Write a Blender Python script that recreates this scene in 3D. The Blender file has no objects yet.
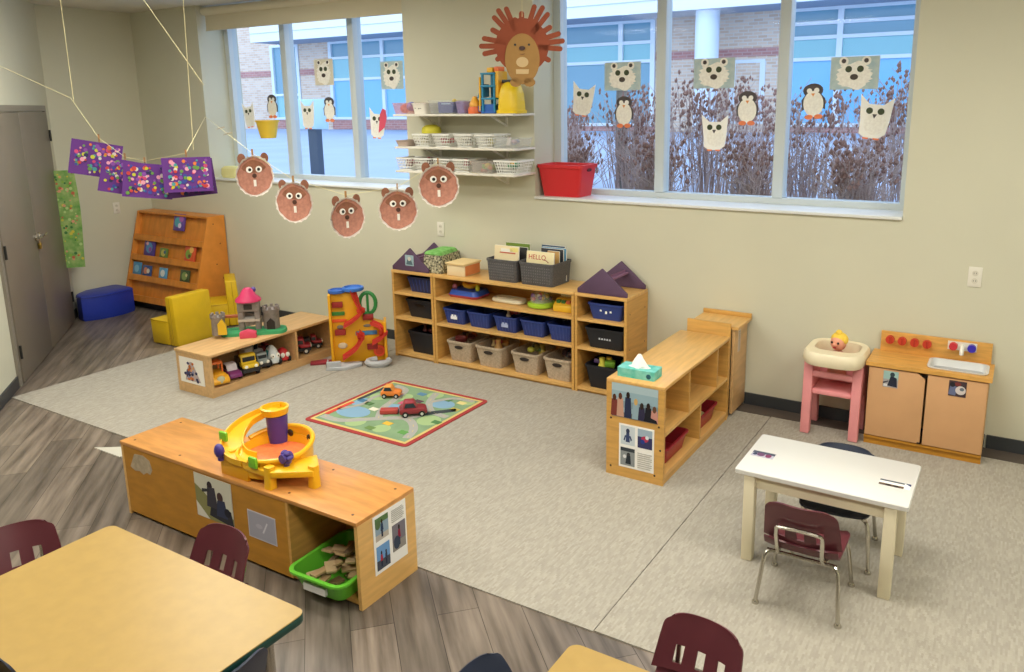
import bpy, bmesh, math, random
from mathutils import Vector, Matrix
random.seed(7)
SC = bpy.context.scene
COL = SC.collection
PI = math.pi
D = math.radians

# ------------------------------------------------------------------ materials
def lin(c):
    c = c / 255.0
    return c / 12.92 if c <= .04045 else ((c + .055) / 1.055) ** 2.4
def rgb(h):
    if isinstance(h, str):
        h = tuple(int(h[i:i+2], 16) for i in (0, 2, 4))
    return (lin(h[0]), lin(h[1]), lin(h[2]), 1)
MATS = {}
def mat(name, h, rough=.5, spec=.5, metal=0, var=0, vs=8, stretch=(1, 1, 1), bump=0, bs=60, coat=0, h2=None, sss=0):
    if name in MATS: return MATS[name]
    m = bpy.data.materials.new(name); m.use_nodes = True
    nt = m.node_tree; N = nt.nodes; L = nt.links
    b = N['Principled BSDF']
    b.inputs['Base Color'].default_value = rgb(h)
    b.inputs['Roughness'].default_value = rough
    b.inputs['Specular IOR Level'].default_value = spec
    b.inputs['Metallic'].default_value = metal
    if coat: b.inputs['Coat Weight'].default_value = coat
    if var or h2 or bump:
        tc = N.new('ShaderNodeTexCoord'); mp = N.new('ShaderNodeMapping')
        mp.inputs['Scale'].default_value = stretch
        L.new(tc.outputs['Object'], mp.inputs['Vector'])
    if var or h2:
        nz = N.new('ShaderNodeTexNoise'); nz.inputs['Scale'].default_value = vs
        nz.inputs['Detail'].default_value = 5
        L.new(mp.outputs[0], nz.inputs['Vector'])
        r = N.new('ShaderNodeValToRGB')
        c = rgb(h)
        if h2: c2 = rgb(h2); c1 = c
        else:
            c1 = tuple(x * (1 - var) for x in c[:3]) + (1,); c2 = tuple(min(1, x * (1 + var)) for x in c[:3]) + (1,)
        r.color_ramp.elements[0].color = c1; r.color_ramp.elements[1].color = c2
        r.color_ramp.elements[0].position = .35; r.color_ramp.elements[1].position = .65
        L.new(nz.outputs[0], r.inputs[0]); L.new(r.outputs[0], b.inputs['Base Color'])
    if bump:
        n2 = N.new('ShaderNodeTexNoise'); n2.inputs['Scale'].default_value = bs
        L.new(mp.outputs[0], n2.inputs['Vector'])
        bp = N.new('ShaderNodeBump'); bp.inputs['Strength'].default_value = bump
        bp.inputs['Distance'].default_value = .01
        L.new(n2.outputs[0], bp.inputs['Height']); L.new(bp.outputs[0], b.inputs['Normal'])
    MATS[name] = m
    return m
def emis(name, h, st):
    if name in MATS: return MATS[name]
    m = bpy.data.materials.new(name); m.use_nodes = True
    b = m.node_tree.nodes['Principled BSDF']
    b.inputs['Base Color'].default_value = rgb(h)
    b.inputs['Emission Color'].default_value = rgb(h); b.inputs['Emission Strength'].default_value = st
    MATS[name] = m; return m
def pl(h, rough=.38):                     # plain plastic / paper of one colour
    return mat('colour_' + h + '_%d' % int(rough * 100), h, rough)
def paper(h): return mat('paper_' + h, h, .85, .2)

WOOD = mat('birch', 'cf9f55', .42, .4, var=.10, vs=5, stretch=(1, 1, 9), coat=.1)
WOODT = mat('birch_top', 'dcae68', .35, .4, var=.09, vs=4, stretch=(1.2, 10, 10), coat=.15)
WOODY = mat('birch_top_crosswise', 'dcae68', .35, .4, var=.09, vs=4, stretch=(10, 1.2, 10), coat=.15)
WOODN = mat('worn_birch', 'cc8f4c', .4, .4, var=.13, vs=4, stretch=(1.5, 8, 8), coat=.15)
WOODF = mat('amber_panel', 'b98128', .45, .4, var=.1, vs=5, stretch=(1.5, 1.5, 5))
WOODO = mat('orange_birch', 'd88a38', .4, .4, var=.1, vs=5, stretch=(4, 1.2, 1.2))
WOODP = mat('pale_birch', 'd0a874', .4, .4, var=.09, vs=5, stretch=(8, 1.2, 8))
TAN = mat('tan_door', 'd2a376', .5, .3, var=.03, vs=6)
WHITE = pl('eeeee8', .5)
CHROME = mat('chrome', 'c8c4ba', .22, .5, 1)
DARK = pl('17181a', .5)
BLACK = pl('0c0c0d', .45)

# ------------------------------------------------------------------ mesh builder
def rr(w, d, r, z, cx=0, cy=0, n=4):
    r = min(r, w / 2 - 1e-4, d / 2 - 1e-4)
    out = []
    for (sx, sy, a0) in ((1, 1, 0), (-1, 1, 90), (-1, -1, 180), (1, -1, 270)):
        for k in range(n + 1):
            a = D(a0 + 90 * k / n)
            out.append((cx + sx * (w / 2 - r) + r * math.cos(a), cy + sy * (d / 2 - r) + r * math.sin(a), z))
    return out
def circ(r, z, cx=0, cy=0, n=20, sx=1, sy=1):
    return [(cx + sx * r * math.cos(2 * PI * k / n), cy + sy * r * math.sin(2 * PI * k / n), z) for k in range(n)]

class MB:
    def __init__(self):
        self.bm = bmesh.new(); self.ms = []; self.M = Matrix()
    def mi(self, m):
        if m not in self.ms: self.ms.append(m)
        return self.ms.index(m)
    def raw(self, vs, fs, m):
        i = self.mi(m)
        V = [self.bm.verts.new(self.M @ Vector(v)) for v in vs]
        for f in fs:
            try:
                F = self.bm.faces.new([V[k] for k in f]); F.material_index = i
            except ValueError: pass
        return self
    def add(self, t, m, T=None):          # merge a temporary bmesh
        t.verts.index_update()
        X = T if T is not None else Matrix()
        vs = [X @ v.co for v in t.verts]; fs = [[v.index for v in f.verts] for f in t.faces]
        t.free(); return self.raw(vs, fs, m)
    def box(self, c, s, m, rz=0, bev=0, R=None):
        t = bmesh.new(); bmesh.ops.create_cube(t, size=1)
        bmesh.ops.scale(t, vec=s, verts=t.verts)
        if bev: bmesh.ops.bevel(t, geom=t.edges[:], offset=min(bev, min(s) * .49), segments=2, affect='EDGES', profile=.5)
        T = Matrix.Translation(c) @ (R if R is not None else Matrix.Rotation(rz, 4, 'Z'))
        return self.add(t, m, T)
    def b2(self, a, b, m, bev=0):         # box from two corners
        return self.box([(a[i] + b[i]) / 2 for i in range(3)], [abs(a[i] - b[i]) for i in range(3)], m, bev=bev)
    def bar(self, p0, p1, w, h, m, bev=0):
        p0 = Vector(p0); p1 = Vector(p1); d = p1 - p0; q = d.to_track_quat('Z', 'Y').to_matrix().to_4x4()
        return self.box((p0 + p1) / 2, (w, h, d.length), m, R=q, bev=bev)
    def prism(self, pts, ax, lo, hi, m, bev=0):
        def P(a, b, c): return (a, b, c) if ax == 'z' else ((a, c, b) if ax == 'y' else (c, a, b))
        n = len(pts)
        vs = [P(a, b, lo) for a, b in pts] + [P(a, b, hi) for a, b in pts]
        fs = [list(range(n))[::-1], list(range(n, 2 * n))] + [[k, (k + 1) % n, n + (k + 1) % n, n + k] for k in range(n)]
        t = bmesh.new(); V = [t.verts.new(v) for v in vs]
        for f in fs: t.faces.new([V[k] for k in f])
        bmesh.ops.recalc_face_normals(t, faces=t.faces)
        if bev: bmesh.ops.bevel(t, geom=t.edges[:], offset=bev, segments=2, affect='EDGES', profile=.5)
        return self.add(t, m)
    def loft(self, rings, m, cap0=True, cap1=True):
        n = len(rings[0]); vs = [v for r in rings for v in r]; fs = []
        for i in range(len(rings) - 1):
            for k in range(n):
                fs.append([i * n + k, i * n + (k + 1) % n, (i + 1) * n + (k + 1) % n, (i + 1) * n + k])
        if cap0: fs.append(list(range(n))[::-1])
        if cap1: fs.append([(len(rings) - 1) * n + k for k in range(n)])
        return self.raw(vs, fs, m)
    def tube(self, pts, r, m, seg=8, closed=False, cap=True):
        P = [Vector(p) for p in pts]; n = len(P)
        R = r if isinstance(r, (list, tuple)) else [r] * n
        rings = []; u = None
        for i in range(n):
            if closed: t = P[(i + 1) % n] - P[i - 1]
            else: t = P[min(i + 1, n - 1)] - P[max(i - 1, 0)]
            t.normalize()
            if u is None:
                u = t.orthogonal().normalized()
            else:
                u = (u - t * u.dot(t))
                u = u.normalized() if u.length > 1e-6 else t.orthogonal().normalized()
            v = t.cross(u)
            rings.append([tuple(P[i] + R[i] * (math.cos(2 * PI * k / seg) * u + math.sin(2 * PI * k / seg) * v)) for k in range(seg)])
        if closed: return self.loft(rings + [rings[0]], m, False, False)
        return self.loft(rings, m, cap, cap)
    def cyl(self, p0, p1, r0, m, r1=None, seg=16):
        return self.tube([p0, p1], [r0, r0 if r1 is None else r1], m, seg)
    def lathe(self, prof, m, c=(0, 0, 0), seg=24, sx=1, sy=1):
        rings = [circ(max(r, 1e-4), c[2] + z, c[0], c[1], seg, sx, sy) for r, z in prof]
        return self.loft(rings, m)
    def ell(self, c, r, m, R=None, seg=16):
        t = bmesh.new(); bmesh.ops.create_uvsphere(t, u_segments=seg, v_segments=max(6, seg // 2), radius=1)
        T = Matrix.Translation(c) @ (R if R is not None else Matrix()) @ Matrix.Diagonal((r[0], r[1], r[2], 1))
        return self.add(t, m, T)
    def sheet(self, fn, nu, nv, th, m, skip=None):      # curved sheet with thickness
        P = [[Vector(fn(i / nu, j / nv)) for j in range(nv + 1)] for i in range(nu + 1)]
        vs = []
        for k in (-1, 1):
            for i in range(nu + 1):
                for j in range(nv + 1):
                    a = P[min(i + 1, nu)][j] - P[max(i - 1, 0)][j]; b = P[i][min(j + 1, nv)] - P[i][max(j - 1, 0)]
                    vs.append(P[i][j] + a.cross(b).normalized() * (k * th / 2))
        n = (nu + 1) * (nv + 1); I = lambda i, j: i * (nv + 1) + j; fs = []; E = {}
        for i in range(nu):
            for j in range(nv):
                if skip and skip(i, j): continue
                q = [I(i, j), I(i + 1, j), I(i + 1, j + 1), I(i, j + 1)]
                fs.append(q); fs.append([v + n for v in q[::-1]])
                for a, b in zip(q, q[1:] + q[:1]):
                    if (b, a) in E: del E[(b, a)]
                    else: E[(a, b)] = 1
        for a, b in E: fs.append([b, a, a + n, b + n])
        return self.raw(vs, fs, m)
    def build(self, name, parent=None, loc=None, rz=0, ang=38, **kw):
        bm = self.bm
        bmesh.ops.recalc_face_normals(bm, faces=bm.faces)
        me = bpy.data.meshes.new(name); bm.to_mesh(me); bm.free()
        for m in self.ms: me.materials.append(m)
        me.polygons.foreach_set('use_smooth', [True] * len(me.polygons))
        me.set_sharp_from_angle(angle=D(ang))
        o = bpy.data.objects.new(name, me); COL.objects.link(o)
        if parent: o.parent = parent
        if loc is not None: o.location = loc
        o.rotation_euler = (0, 0, rz)
        for k, v in kw.items():
            if v: o[k] = v
        return o
def thing(name, label, cat, loc=(0, 0, 0), rz=0, group=None, rot=None):
    o = bpy.data.objects.new(name, None); COL.objects.link(o)
    o.empty_display_size = .1
    o.location = loc; o.rotation_euler = rot if rot else (0, 0, rz)
    o['label'] = label; o['category'] = cat
    if group: o['group'] = group
    return o
def solo(mb, name, label, cat, loc=(0, 0, 0), rz=0, group=None):
    return mb.build(name, None, loc, rz, label=label, category=cat, group=group)
def struct(mb, name, parent=None, loc=None):
    return mb.build(name, parent, loc, kind=None if parent else 'structure')
def dup(o, loc, rz, label=None, group=None):
    def cp(x, par):
        c = x.copy(); COL.objects.link(c)
        if par: c.parent = par
        for k in [q for q in bpy.data.objects if q.parent == x and q is not c]:
            cp(k, c)
        return c
    c = cp(o, None); c.location = loc; c.rotation_euler = (0, 0, rz)
    if label: c['label'] = label
    if group: c['group'] = group
    return c
def ctr(m, cx, cy, w, d, h, z=0, taper=.85, th=.006, r=.02, rim=.006, mb=None, n=4):   # open tapered container
    mb = mb or MB()
    bw, bd = w * taper, d * taper
    rings = [rr(bw, bd, r, z, cx, cy, n), rr(w, d, r, z + h * .9, cx, cy, n), rr(w + 2 * rim, d + 2 * rim, r + rim, z + h * .9, cx, cy, n),
             rr(w + 2 * rim, d + 2 * rim, r + rim, z + h, cx, cy, n), rr(w - th, d - th, r, z + h, cx, cy, n), rr(bw - th, bd - th, r, z + th, cx, cy, n)]
    return mb.loft(rings, m)
def ngon(n, r, cx=0, cy=0, a0=0, sx=1, sy=1):
    return [(cx + sx * r * math.cos(a0 + 2 * PI * k / n), cy + sy * r * math.sin(a0 + 2 * PI * k / n)) for k in range(n)]

def smooth(P, n=5):
    P = [Vector(p) for p in P]; out = []
    for i in range(len(P) - 1):
        a, b_, c, d_ = P[max(i - 1, 0)], P[i], P[i + 1], P[min(i + 2, len(P) - 1)]
        for k in range(n):
            x = k / n; out.append(.5 * ((2 * b_) + (c - a) * x + (2 * a - 5 * b_ + 4 * c - d_) * x * x + (3 * b_ - a - 3 * c + d_) * x ** 3))
    return [tuple(v) for v in out + [P[-1]]]

# ------------------------------------------------------------------ camera, world, lamps
cam = bpy.data.cameras.new('camera'); co = bpy.data.objects.new('camera', cam); COL.objects.link(co)
SC.camera = co
yaw, pit, rol = -.54647158, .21156373, -.01183339
F = Vector((math.sin(yaw) * math.cos(pit), math.cos(yaw) * math.cos(pit), -math.sin(pit)))
Rv = Vector((math.cos(yaw), -math.sin(yaw), 0)); Uv = Rv.cross(F)
R2 = math.cos(rol) * Rv + math.sin(rol) * Uv; U2 = -math.sin(rol) * Rv + math.cos(rol) * Uv
M = Matrix((R2, U2, -F)).transposed().to_4x4(); M.translation = (0, 0, 2.0)
co.matrix_world = M
cam.sensor_width = 36; cam.lens = 792.326 / 1024 * 36
cam.shift_x = -(542.749 - 512) / 1024; cam.shift_y = -(336 - 275.479) / 1024
cam.clip_start = .05; cam.clip_end = 300

W = bpy.data.worlds.new('overcast_sky'); SC.world = W; W.use_nodes = True
nt = W.node_tree; bg = nt.nodes['Background']
tc = nt.nodes.new('ShaderNodeTexCoord'); sp = nt.nodes.new('ShaderNodeSeparateXYZ'); cr = nt.nodes.new('ShaderNodeValToRGB')
nt.links.new(tc.outputs['Generated'], sp.inputs[0]); nt.links.new(sp.outputs['Z'], cr.inputs[0])
cr.color_ramp.elements[0].color = (.68, .80, 1, 1); cr.color_ramp.elements[1].color = (.58, .73, 1, 1)
nt.links.new(cr.outputs[0], bg.inputs['Color']); bg.inputs['Strength'].default_value = 2.2

SC.view_settings.view_transform = 'Standard'; SC.view_settings.look = 'None'
SC.view_settings.gamma = 1; SC.view_settings.exposure = 0.12; SC.view_settings.use_curve_mapping = False

CEIL = 2.965
LAMP_E = 25
frm = pl('e8e8e4', .4); dif = emis('lamp_diffuser', 'fff4dc', 4)
k = 0
for lx, ly, en in ((-5.2, 3.55, 1.35), (-3.3, 2.5, 1), (-1.0, 3.0, 1.1), (1.0, 3.0, 1.1), (-4.5, .9, 1.1), (-2.2, .7, .85), (.1, .7, .8), (2.1, .7, .9)):
    if en:
        t = thing('ceiling_light', 'recessed rectangular ceiling light with a white diffuser above the room', 'ceiling light', (lx, ly, CEIL), 0, 'ceiling lights')
        MB().b2((-.62, -.32, -.03), (.62, -.28, 0), frm).b2((-.62, .28, -.03), (.62, .32, 0), frm).b2((-.62, -.28, -.03), (-.58, .28, 0), frm).b2((.58, -.28, -.03), (.62, .28, 0), frm).build('frame', t)
        MB().b2((-.58, -.28, -.015), (.58, .28, -.005), dif).build('diffuser', t)
        ld = bpy.data.lights.new('lamp', 'AREA'); ld.shape = 'RECTANGLE'; ld.size = 1.14; ld.size_y = .54
        ld.energy = LAMP_E * en; ld.color = (1, .985, .905)
        lo = bpy.data.objects.new('lamp', ld); COL.objects.link(lo); lo.location = (lx, ly, CEIL - .035)

# ------------------------------------------------------------------ room shell
WALL = mat('wall_paint', 'd2d0bb', .75, .25, var=.015, vs=2)
CEILM = mat('ceiling_paint', 'dcd8cc', .9, .2)
BASE = mat('vinyl_base', '3a3d40', .45, .4)
TRIM = mat('sill_paint', 'e2e4e2', .4, .4)

def floor_mat():
    m = bpy.data.materials.new('vinyl_planks'); m.use_nodes = True
    N = m.node_tree.nodes; L = m.node_tree.links; b = N['Principled BSDF']
    tc = N.new('ShaderNodeTexCoord'); mp = N.new('ShaderNodeMapping'); mp.inputs['Rotation'].default_value = (0, 0, D(43))
    L.new(tc.outputs['Object'], mp.inputs['Vector'])
    br = N.new('ShaderNodeTexBrick'); br.inputs['Scale'].default_value = 1
    br.inputs['Brick Width'].default_value = 1.2; br.inputs['Row Height'].default_value = .17
    br.inputs['Mortar Size'].default_value = .0015; br.offset = .37
    br.inputs['Color1'].default_value = rgb('96887a'); br.inputs['Color2'].default_value = rgb('7b7065'); br.inputs['Mortar'].default_value = rgb('4a4038')
    L.new(mp.outputs[0], br.inputs['Vector'])
    m2 = N.new('ShaderNodeMapping'); m2.inputs['Scale'].default_value = (1.2, 14, 1); L.new(mp.outputs[0], m2.inputs['Vector'])
    nz = N.new('ShaderNodeTexNoise'); nz.inputs['Scale'].default_value = 1.6; nz.inputs['Detail'].default_value = 7; L.new(m2.outputs[0], nz.inputs['Vector'])
    r = N.new('ShaderNodeValToRGB'); r.color_ramp.elements[0].position = .32; r.color_ramp.elements[1].position = .68
    r.color_ramp.elements[0].color = rgb('6f6861'); r.color_ramp.elements[1].color = (1, 1, 1, 1)
    L.new(nz.outputs[0], r.inputs[0])
    mx = N.new('ShaderNodeMix'); mx.data_type = 'RGBA'; mx.blend_type = 'MULTIPLY'; mx.inputs[0].default_value = .75
    L.new(br.outputs['Color'], mx.inputs[6]); L.new(r.outputs[0], mx.inputs[7])
    L.new(mx.outputs[2], b.inputs['Base Color']); b.inputs['Roughness'].default_value = .38
    return m
def carpet_mat():
    m = bpy.data.materials.new('carpet_weave'); m.use_nodes = True
    N = m.node_tree.nodes; L = m.node_tree.links; b = N['Principled BSDF']
    tc = N.new('ShaderNodeTexCoord')
    br = N.new('ShaderNodeTexBrick'); br.inputs['Scale'].default_value = 1
    br.inputs['Brick Width'].default_value = .03; br.inputs['Row Height'].default_value = .008; br.inputs['Mortar Size'].default_value = .0
    br.inputs['Color1'].default_value = rgb('bab4a7'); br.inputs['Color2'].default_value = rgb('9d978b')
    mp = N.new('ShaderNodeMapping'); mp.inputs['Rotation'].default_value = (0, 0, D(90)); L.new(tc.outputs['Object'], mp.inputs['Vector'])
    L.new(mp.outputs[0], br.inputs['Vector'])
    nz = N.new('ShaderNodeTexNoise'); nz.inputs['Scale'].default_value = 55; L.new(tc.outputs['Object'], nz.inputs['Vector'])
    mx = N.new('ShaderNodeMix'); mx.data_type = 'RGBA'; mx.inputs[6].default_value = rgb('a6a094')
    L.new(nz.outputs[0], mx.inputs[0]); L.new(br.outputs['Color'], mx.inputs[7]); L.new(mx.outputs[2], b.inputs['Base Color'])
    b.inputs['Roughness'].default_value = .95; b.inputs['Specular IOR Level'].default_value = .1
    bp = N.new('ShaderNodeBump'); bp.inputs['Strength'].default_value = .35; bp.inputs['Distance'].default_value = .004
    n2 = N.new('ShaderNodeTexNoise'); n2.inputs['Scale'].default_value = 220; L.new(tc.outputs['Object'], n2.inputs['Vector'])
    L.new(n2.outputs[0], bp.inputs['Height']); L.new(bp.outputs[0], b.inputs['Normal'])
    return m
FLOOR = floor_mat(); CARPET = carpet_mat()

struct(MB().b2((-8.2, -3.7, -.1), (3.2, 5.2, 0), FLOOR), 'floor')
struct(MB().b2((-8.2, -3.7, CEIL), (3.2, 5.6, CEIL + .1), CEILM), 'ceiling')
WY = 5.05
mb = MB()
for x0, x1 in ((-8.1, -6.9), (-4.35, -3.13), (-.59, 3.1)): mb.b2((x0, WY, 0), (x1, 5.5, CEIL), WALL)
for x0, x1 in ((-6.9, -4.35), (-3.13, -.59)): mb.b2((x0, WY, 0), (x1, 5.5, 1.315), WALL)
struct(mb, 'wall_back')
struct(MB().b2((-8.1, 4.12, 0), (-7.95, 5.05, CEIL), WALL), 'wall_corner')
ANG = math.atan2(.627, -.779)
wl = MB().b2((-.72, 0, 0), (2.15, .12, CEIL), WALL)
wl.build('wall_left', None, (-6.275, 2.775, 0), ANG, kind='structure')
struct(MB().b2((-5.86, -3.6, 0), (-5.72, 2.32, CEIL), WALL), 'wall_side')
struct(MB().b2((-5.86, -3.6, 0), (3.1, -3.5, CEIL), WALL), 'wall_front')
struct(MB().b2((3.0, -3.5, 0), (3.1, 5.05, CEIL), WALL), 'wall_right')
mb = MB(); mb.b2((-.04, WY - .012, 0), (2.99, WY, .085), BASE); mb.b2((-1.48, WY - .012, 0), (-.05, WY, .085), BASE); mb.b2((-7.94, WY - .012, 0), (-1.49, WY, .085), BASE)
struct(mb, 'baseboard_back')
struct(MB().b2((-7.95, 4.14, 0), (-7.938, 5.036, .085), BASE), 'baseboard_corner')
MB().b2((-.7, -.012, 0), (-.06, 0, .085), BASE).b2((1.96, -.012, 0), (2.12, 0, .085), BASE).build('baseboard_left', None, (-6.275, 2.775, 0), ANG, kind='structure')
# dark strip of floor left bare between carpet and wall
struct(MB().b2((-1.5, 4.9, 0), (2.99, 5.038, .006), mat('floor_edge', '574e47', .6)), 'trim_1')

# double closet door
DOOR = mat('door_paint', '7d7468', .42, .4, var=.02, vs=3)
FRM = mat('door_frame_paint', '8a8378', .42, .4)
d = bpy.data.objects.new('door_1', None); COL.objects.link(d); d.location = (-6.275, 2.775, 0); d.rotation_euler = (0, 0, ANG); d['kind'] = 'structure'
MB().b2((-.05, -.02, 0), (0, 0, 2.05), FRM).b2((1.9, -.02, 0), (1.95, 0, 2.05), FRM).b2((0, -.02, 2.0), (1.9, 0, 2.05), FRM).build('door_frame', d)
for x0, x1 in ((.004, .948), (.953, 1.897)):
    lf = MB().b2((x0, -.03, .008), (x1, -.002, 1.995), DOOR, bev=.003).build('door_leaf', d)
    hx = .004 if x0 < .5 else 1.897
    hb = MB()
    for z in (.25, 1.0, 1.78): hb.cyl((hx, -.038, z - .05), (hx, -.038, z + .05), .009, DARK, seg=8)
    hb.build('hinge', lf)
h = MB()
for x in (.90, 1.0):
    h.cyl((x, -.03, .98), (x, -.042, .98), .03, CHROME); h.cyl((x, -.042, .98), (x, -.075, .98), .011, CHROME)
    h.tube([(x, -.075, .98), (x + (.09 if x > .95 else -.09), -.075, .985)], .009, CHROME)
h.box((.95, -.045, .9), (.04, .022, .05), mat('brass', 'b59a4d', .3, .5, 1), bev=.005)
h.tube([(.938, -.045, .925), (.938, -.045, .95), (.95, -.045, .962), (.962, -.045, .95), (.962, -.045, .925)], .004, CHROME, 6)
h.build('door_handle', d)

# windows
WF = mat('window_frame_metal', 'cdd5d6', .4, .5, .0)
def glass_mat():
    m = bpy.data.materials.new('window_glass'); m.use_nodes = True
    N = m.node_tree.nodes; L = m.node_tree.links; N.remove(N['Principled BSDF'])
    t = N.new('ShaderNodeBsdfTransparent'); t.inputs[0].default_value = (.93, .97, 1, 1)
    g = N.new('ShaderNodeBsdfGlossy'); g.inputs['Roughness'].default_value = .02
    x = N.new('ShaderNodeMixShader'); x.inputs[0].default_value = .004
    L.new(t.outputs[0], x.inputs[1]); L.new(g.outputs[0], x.inputs[2]); L.new(x.outputs[0], N['Material Output'].inputs[0])
    return m
GLASS = glass_mat()
def window(name, x0, x1, mul):
    w = bpy.data.objects.new(name, None); COL.objects.link(w); w['kind'] = 'structure'
    MB().b2((x0, 5.34, 1.335), (x0 + .06, 5.44, 2.955), WF).b2((x1 - .06, 5.34, 1.335), (x1, 5.44, 2.955), WF).b2((x0 + .06, 5.34, 1.335), (x1 - .06, 5.44, 1.375), WF).b2((x0 + .06, 5.34, 2.9), (x1 - .06, 5.44, 2.955), WF).build('window_frame', w)
    for m in mul: MB().b2((m - .036, 5.33, 1.375), (m + .036, 5.44, 2.9), WF, bev=.006).build('mullion', w)
    e = [x0 + .06] + [v for m in mul for v in (m - .036, m + .036)] + [x1 - .06]
    for k in range(0, 6, 2): MB().b2((e[k], 5.388, 1.375), (e[k + 1], 5.392, 2.9), GLASS).build('pane', w)
    return w
window('window_1', -6.9, -4.35, (-6.065, -5.2)); window('window_2', -3.13, -.59, (-2.255, -1.405))
struct(MB().b2((-6.898, WY - .02, 1.315), (-4.352, 5.34, 1.335), TRIM, bev=.004), 'trim_2')
struct(MB().b2((-3.128, WY - .02, 1.315), (-.592, 5.34, 1.335), TRIM, bev=.004), 'trim_3')
BL = mat('blind_fabric', 'd9d0b4', .8, .2)
t = thing('roller_blind', 'rolled up cream roller blind across the top of the left window', 'blind', (0, 0, 0))
MB().b2((-6.87, 5.125, 2.745), (-4.36, 5.13, 2.91), BL).b2((-6.87, 5.118, 2.735), (-4.36, 5.137, 2.75), BL).build('blind_fabric', t)
MB().cyl((-6.89, 5.13, 2.915), (-4.355, 5.13, 2.915), .04, mat('blind_roll', 'e2dac2', .7)).build('roller', t)

# ------------------------------------------------------------------ outside
SNOW = mat('snow', 'a9b6ca', .85, .2, var=.04, vs=.9)
mb = MB(); nx, ny = 30, 16; vs = []; fs = []
for i in range(nx + 1):
    for j in range(ny + 1):
        x = -45 + 60 * i / nx; y = 5.52 + 17 * j / ny
        vs.append((x, y, 1.03 + .012 * (y - 5.5) + .03 * math.sin(x * 1.3 + y) * math.sin(y * .9)))
for i in range(nx):
    for j in range(ny):
        a = i * (ny + 1) + j; fs.append([a, a + ny + 1, a + ny + 2, a + 1])
mb.raw(vs, fs, SNOW); struct(mb, 'ground')

def brick_mat(nm, c1, c2, mo):
    m = bpy.data.materials.new(nm); m.use_nodes = True
    N = m.node_tree.nodes; L = m.node_tree.links; b = N['Principled BSDF']; b.inputs['Roughness'].default_value = .9
    tc = N.new('ShaderNodeTexCoord'); mp = N.new('ShaderNodeMapping'); mp.inputs['Rotation'].default_value = (D(90), 0, 0)
    br = N.new('ShaderNodeTexBrick'); br.inputs['Scale'].default_value = 1; br.inputs['Brick Width'].default_value = .26; br.inputs['Row Height'].default_value = .085
    br.inputs['Mortar Size'].default_value = .012; br.inputs['Color1'].default_value = rgb(c1); br.inputs['Color2'].default_value = rgb(c2); br.inputs['Mortar'].default_value = rgb(mo)
    L.new(tc.outputs['Object'], mp.inputs[0]); L.new(mp.outputs[0], br.inputs['Vector']); L.new(br.outputs['Color'], b.inputs['Base Color'])
    return m
BRICK = brick_mat('tan_brick', 'ecd2b8', 'd9b89c', 'e2d6c8'); BRICKR = brick_mat('red_brick', 'c98f85', 'b57f78', 'c7a59c')
FASC = mat('white_siding', 'f0f4f4', .6); SOFF = mat('soffit', '9aa3b2', .8)
GL1 = mat('dark_facade_glass', '7fa8b8', .1, .5); GL2 = mat('teal_facade_glass', '93c8cc', .12, .5); GL3 = mat('blue_facade_glass', '86c4ea', .1, .5)
FWH = mat('white_window_frame', 'e6eef2', .5)
b = thing('neighbouring_building', 'long brick building with white fascia and large windows across the snow', 'building', (0, 21.5, 0))
w = MB()
for x0, x1 in ((-45, -25.2), (-23.6, -22.1), (-16.5, -12.4), (-9.25, -5.75), (3, 15)): w.b2((x0, 0, 1), (x1, .4, 7), BRICK)
w.b2((-45, .1, 5), (15, .4, 7), BRICK)
w.build('wall', b)
w = MB()
for x0, x1 in ((-25.2, -23.6), (-22.1, -16.5), (-12.4, -9.25), (-5.75, 3)): w.b2((x0, .02, 1), (x1, .4, 1.62 if x1 < -13 else 1.42), BRICKR)
w.build('base_wall', b)
w = MB()
for x0, x1 in ((-45, -25.2), (-23.6, -22.1), (-9.25, -5.75), (-16.5, -12.4)): w.b2((x0, -.02, 3.2), (x1, .0, 3.42), BRICKR)
w.build('brick_band', b)
w = MB().b2((-24.4, -1.5, 4.33), (15, -1.4, 5.9), FASC)
for z in (4.62, 4.95, 5.28, 5.6): w.b2((-24.4, -1.52, z), (15, -1.5, z + .025), mat('siding_gap', 'c4cccf', .7))
w.build('fascia', b)
MB().b2((-24.4, -1.4, 4.33), (15, .0, 4.4), SOFF).build('soffit', b)
def fwin(x0, x1, z0, z1, vert, hor, cols):
    f = MB(); zs = [z0] + hor + [z1]
    for x in [x0, x1] + vert: f.b2((x - .07, -.03, z0), (x + .07, .12, z1), FWH)
    for z in zs: f.b2((x0 - .06, -.025, z - .045), (x1 + .06, .1, z + .045), FWH)
    fo = f.build('window', b)
    for k in range(len(zs) - 1): MB().b2((x0, .05, zs[k]), (x1, .08, zs[k + 1]), cols[k]).build('pane', fo)
fwin(-12.3, -9.35, 1.42, 4.3, [-10.35], [3.2, 3.72], [GL1, GL2, GL1])
fwin(-5.65, 3, 1.42, 4.3, [-4.3, -1.6, .6], [3.07, 3.6, 3.95], [GL3, GL2, GL1, GL1])
fwin(-25.1, -23.7, 1.62, 4.3, [], [2.5], [GL2, GL1])
fwin(-22.0, -16.6, 1.62, 4.3, [-19.5], [3.0, 3.75], [GL3, GL2, GL1])
fwin(-7.0, -6.2, 1.5, 3.08, [], [], [GL3])
f = MB().cyl((-7.4, -1.0, 1.1), (-7.4, -1.0, 4.33), .31, mat('column_paint', 'e4edf6', .5), seg=24); f.build('column', b)

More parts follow.
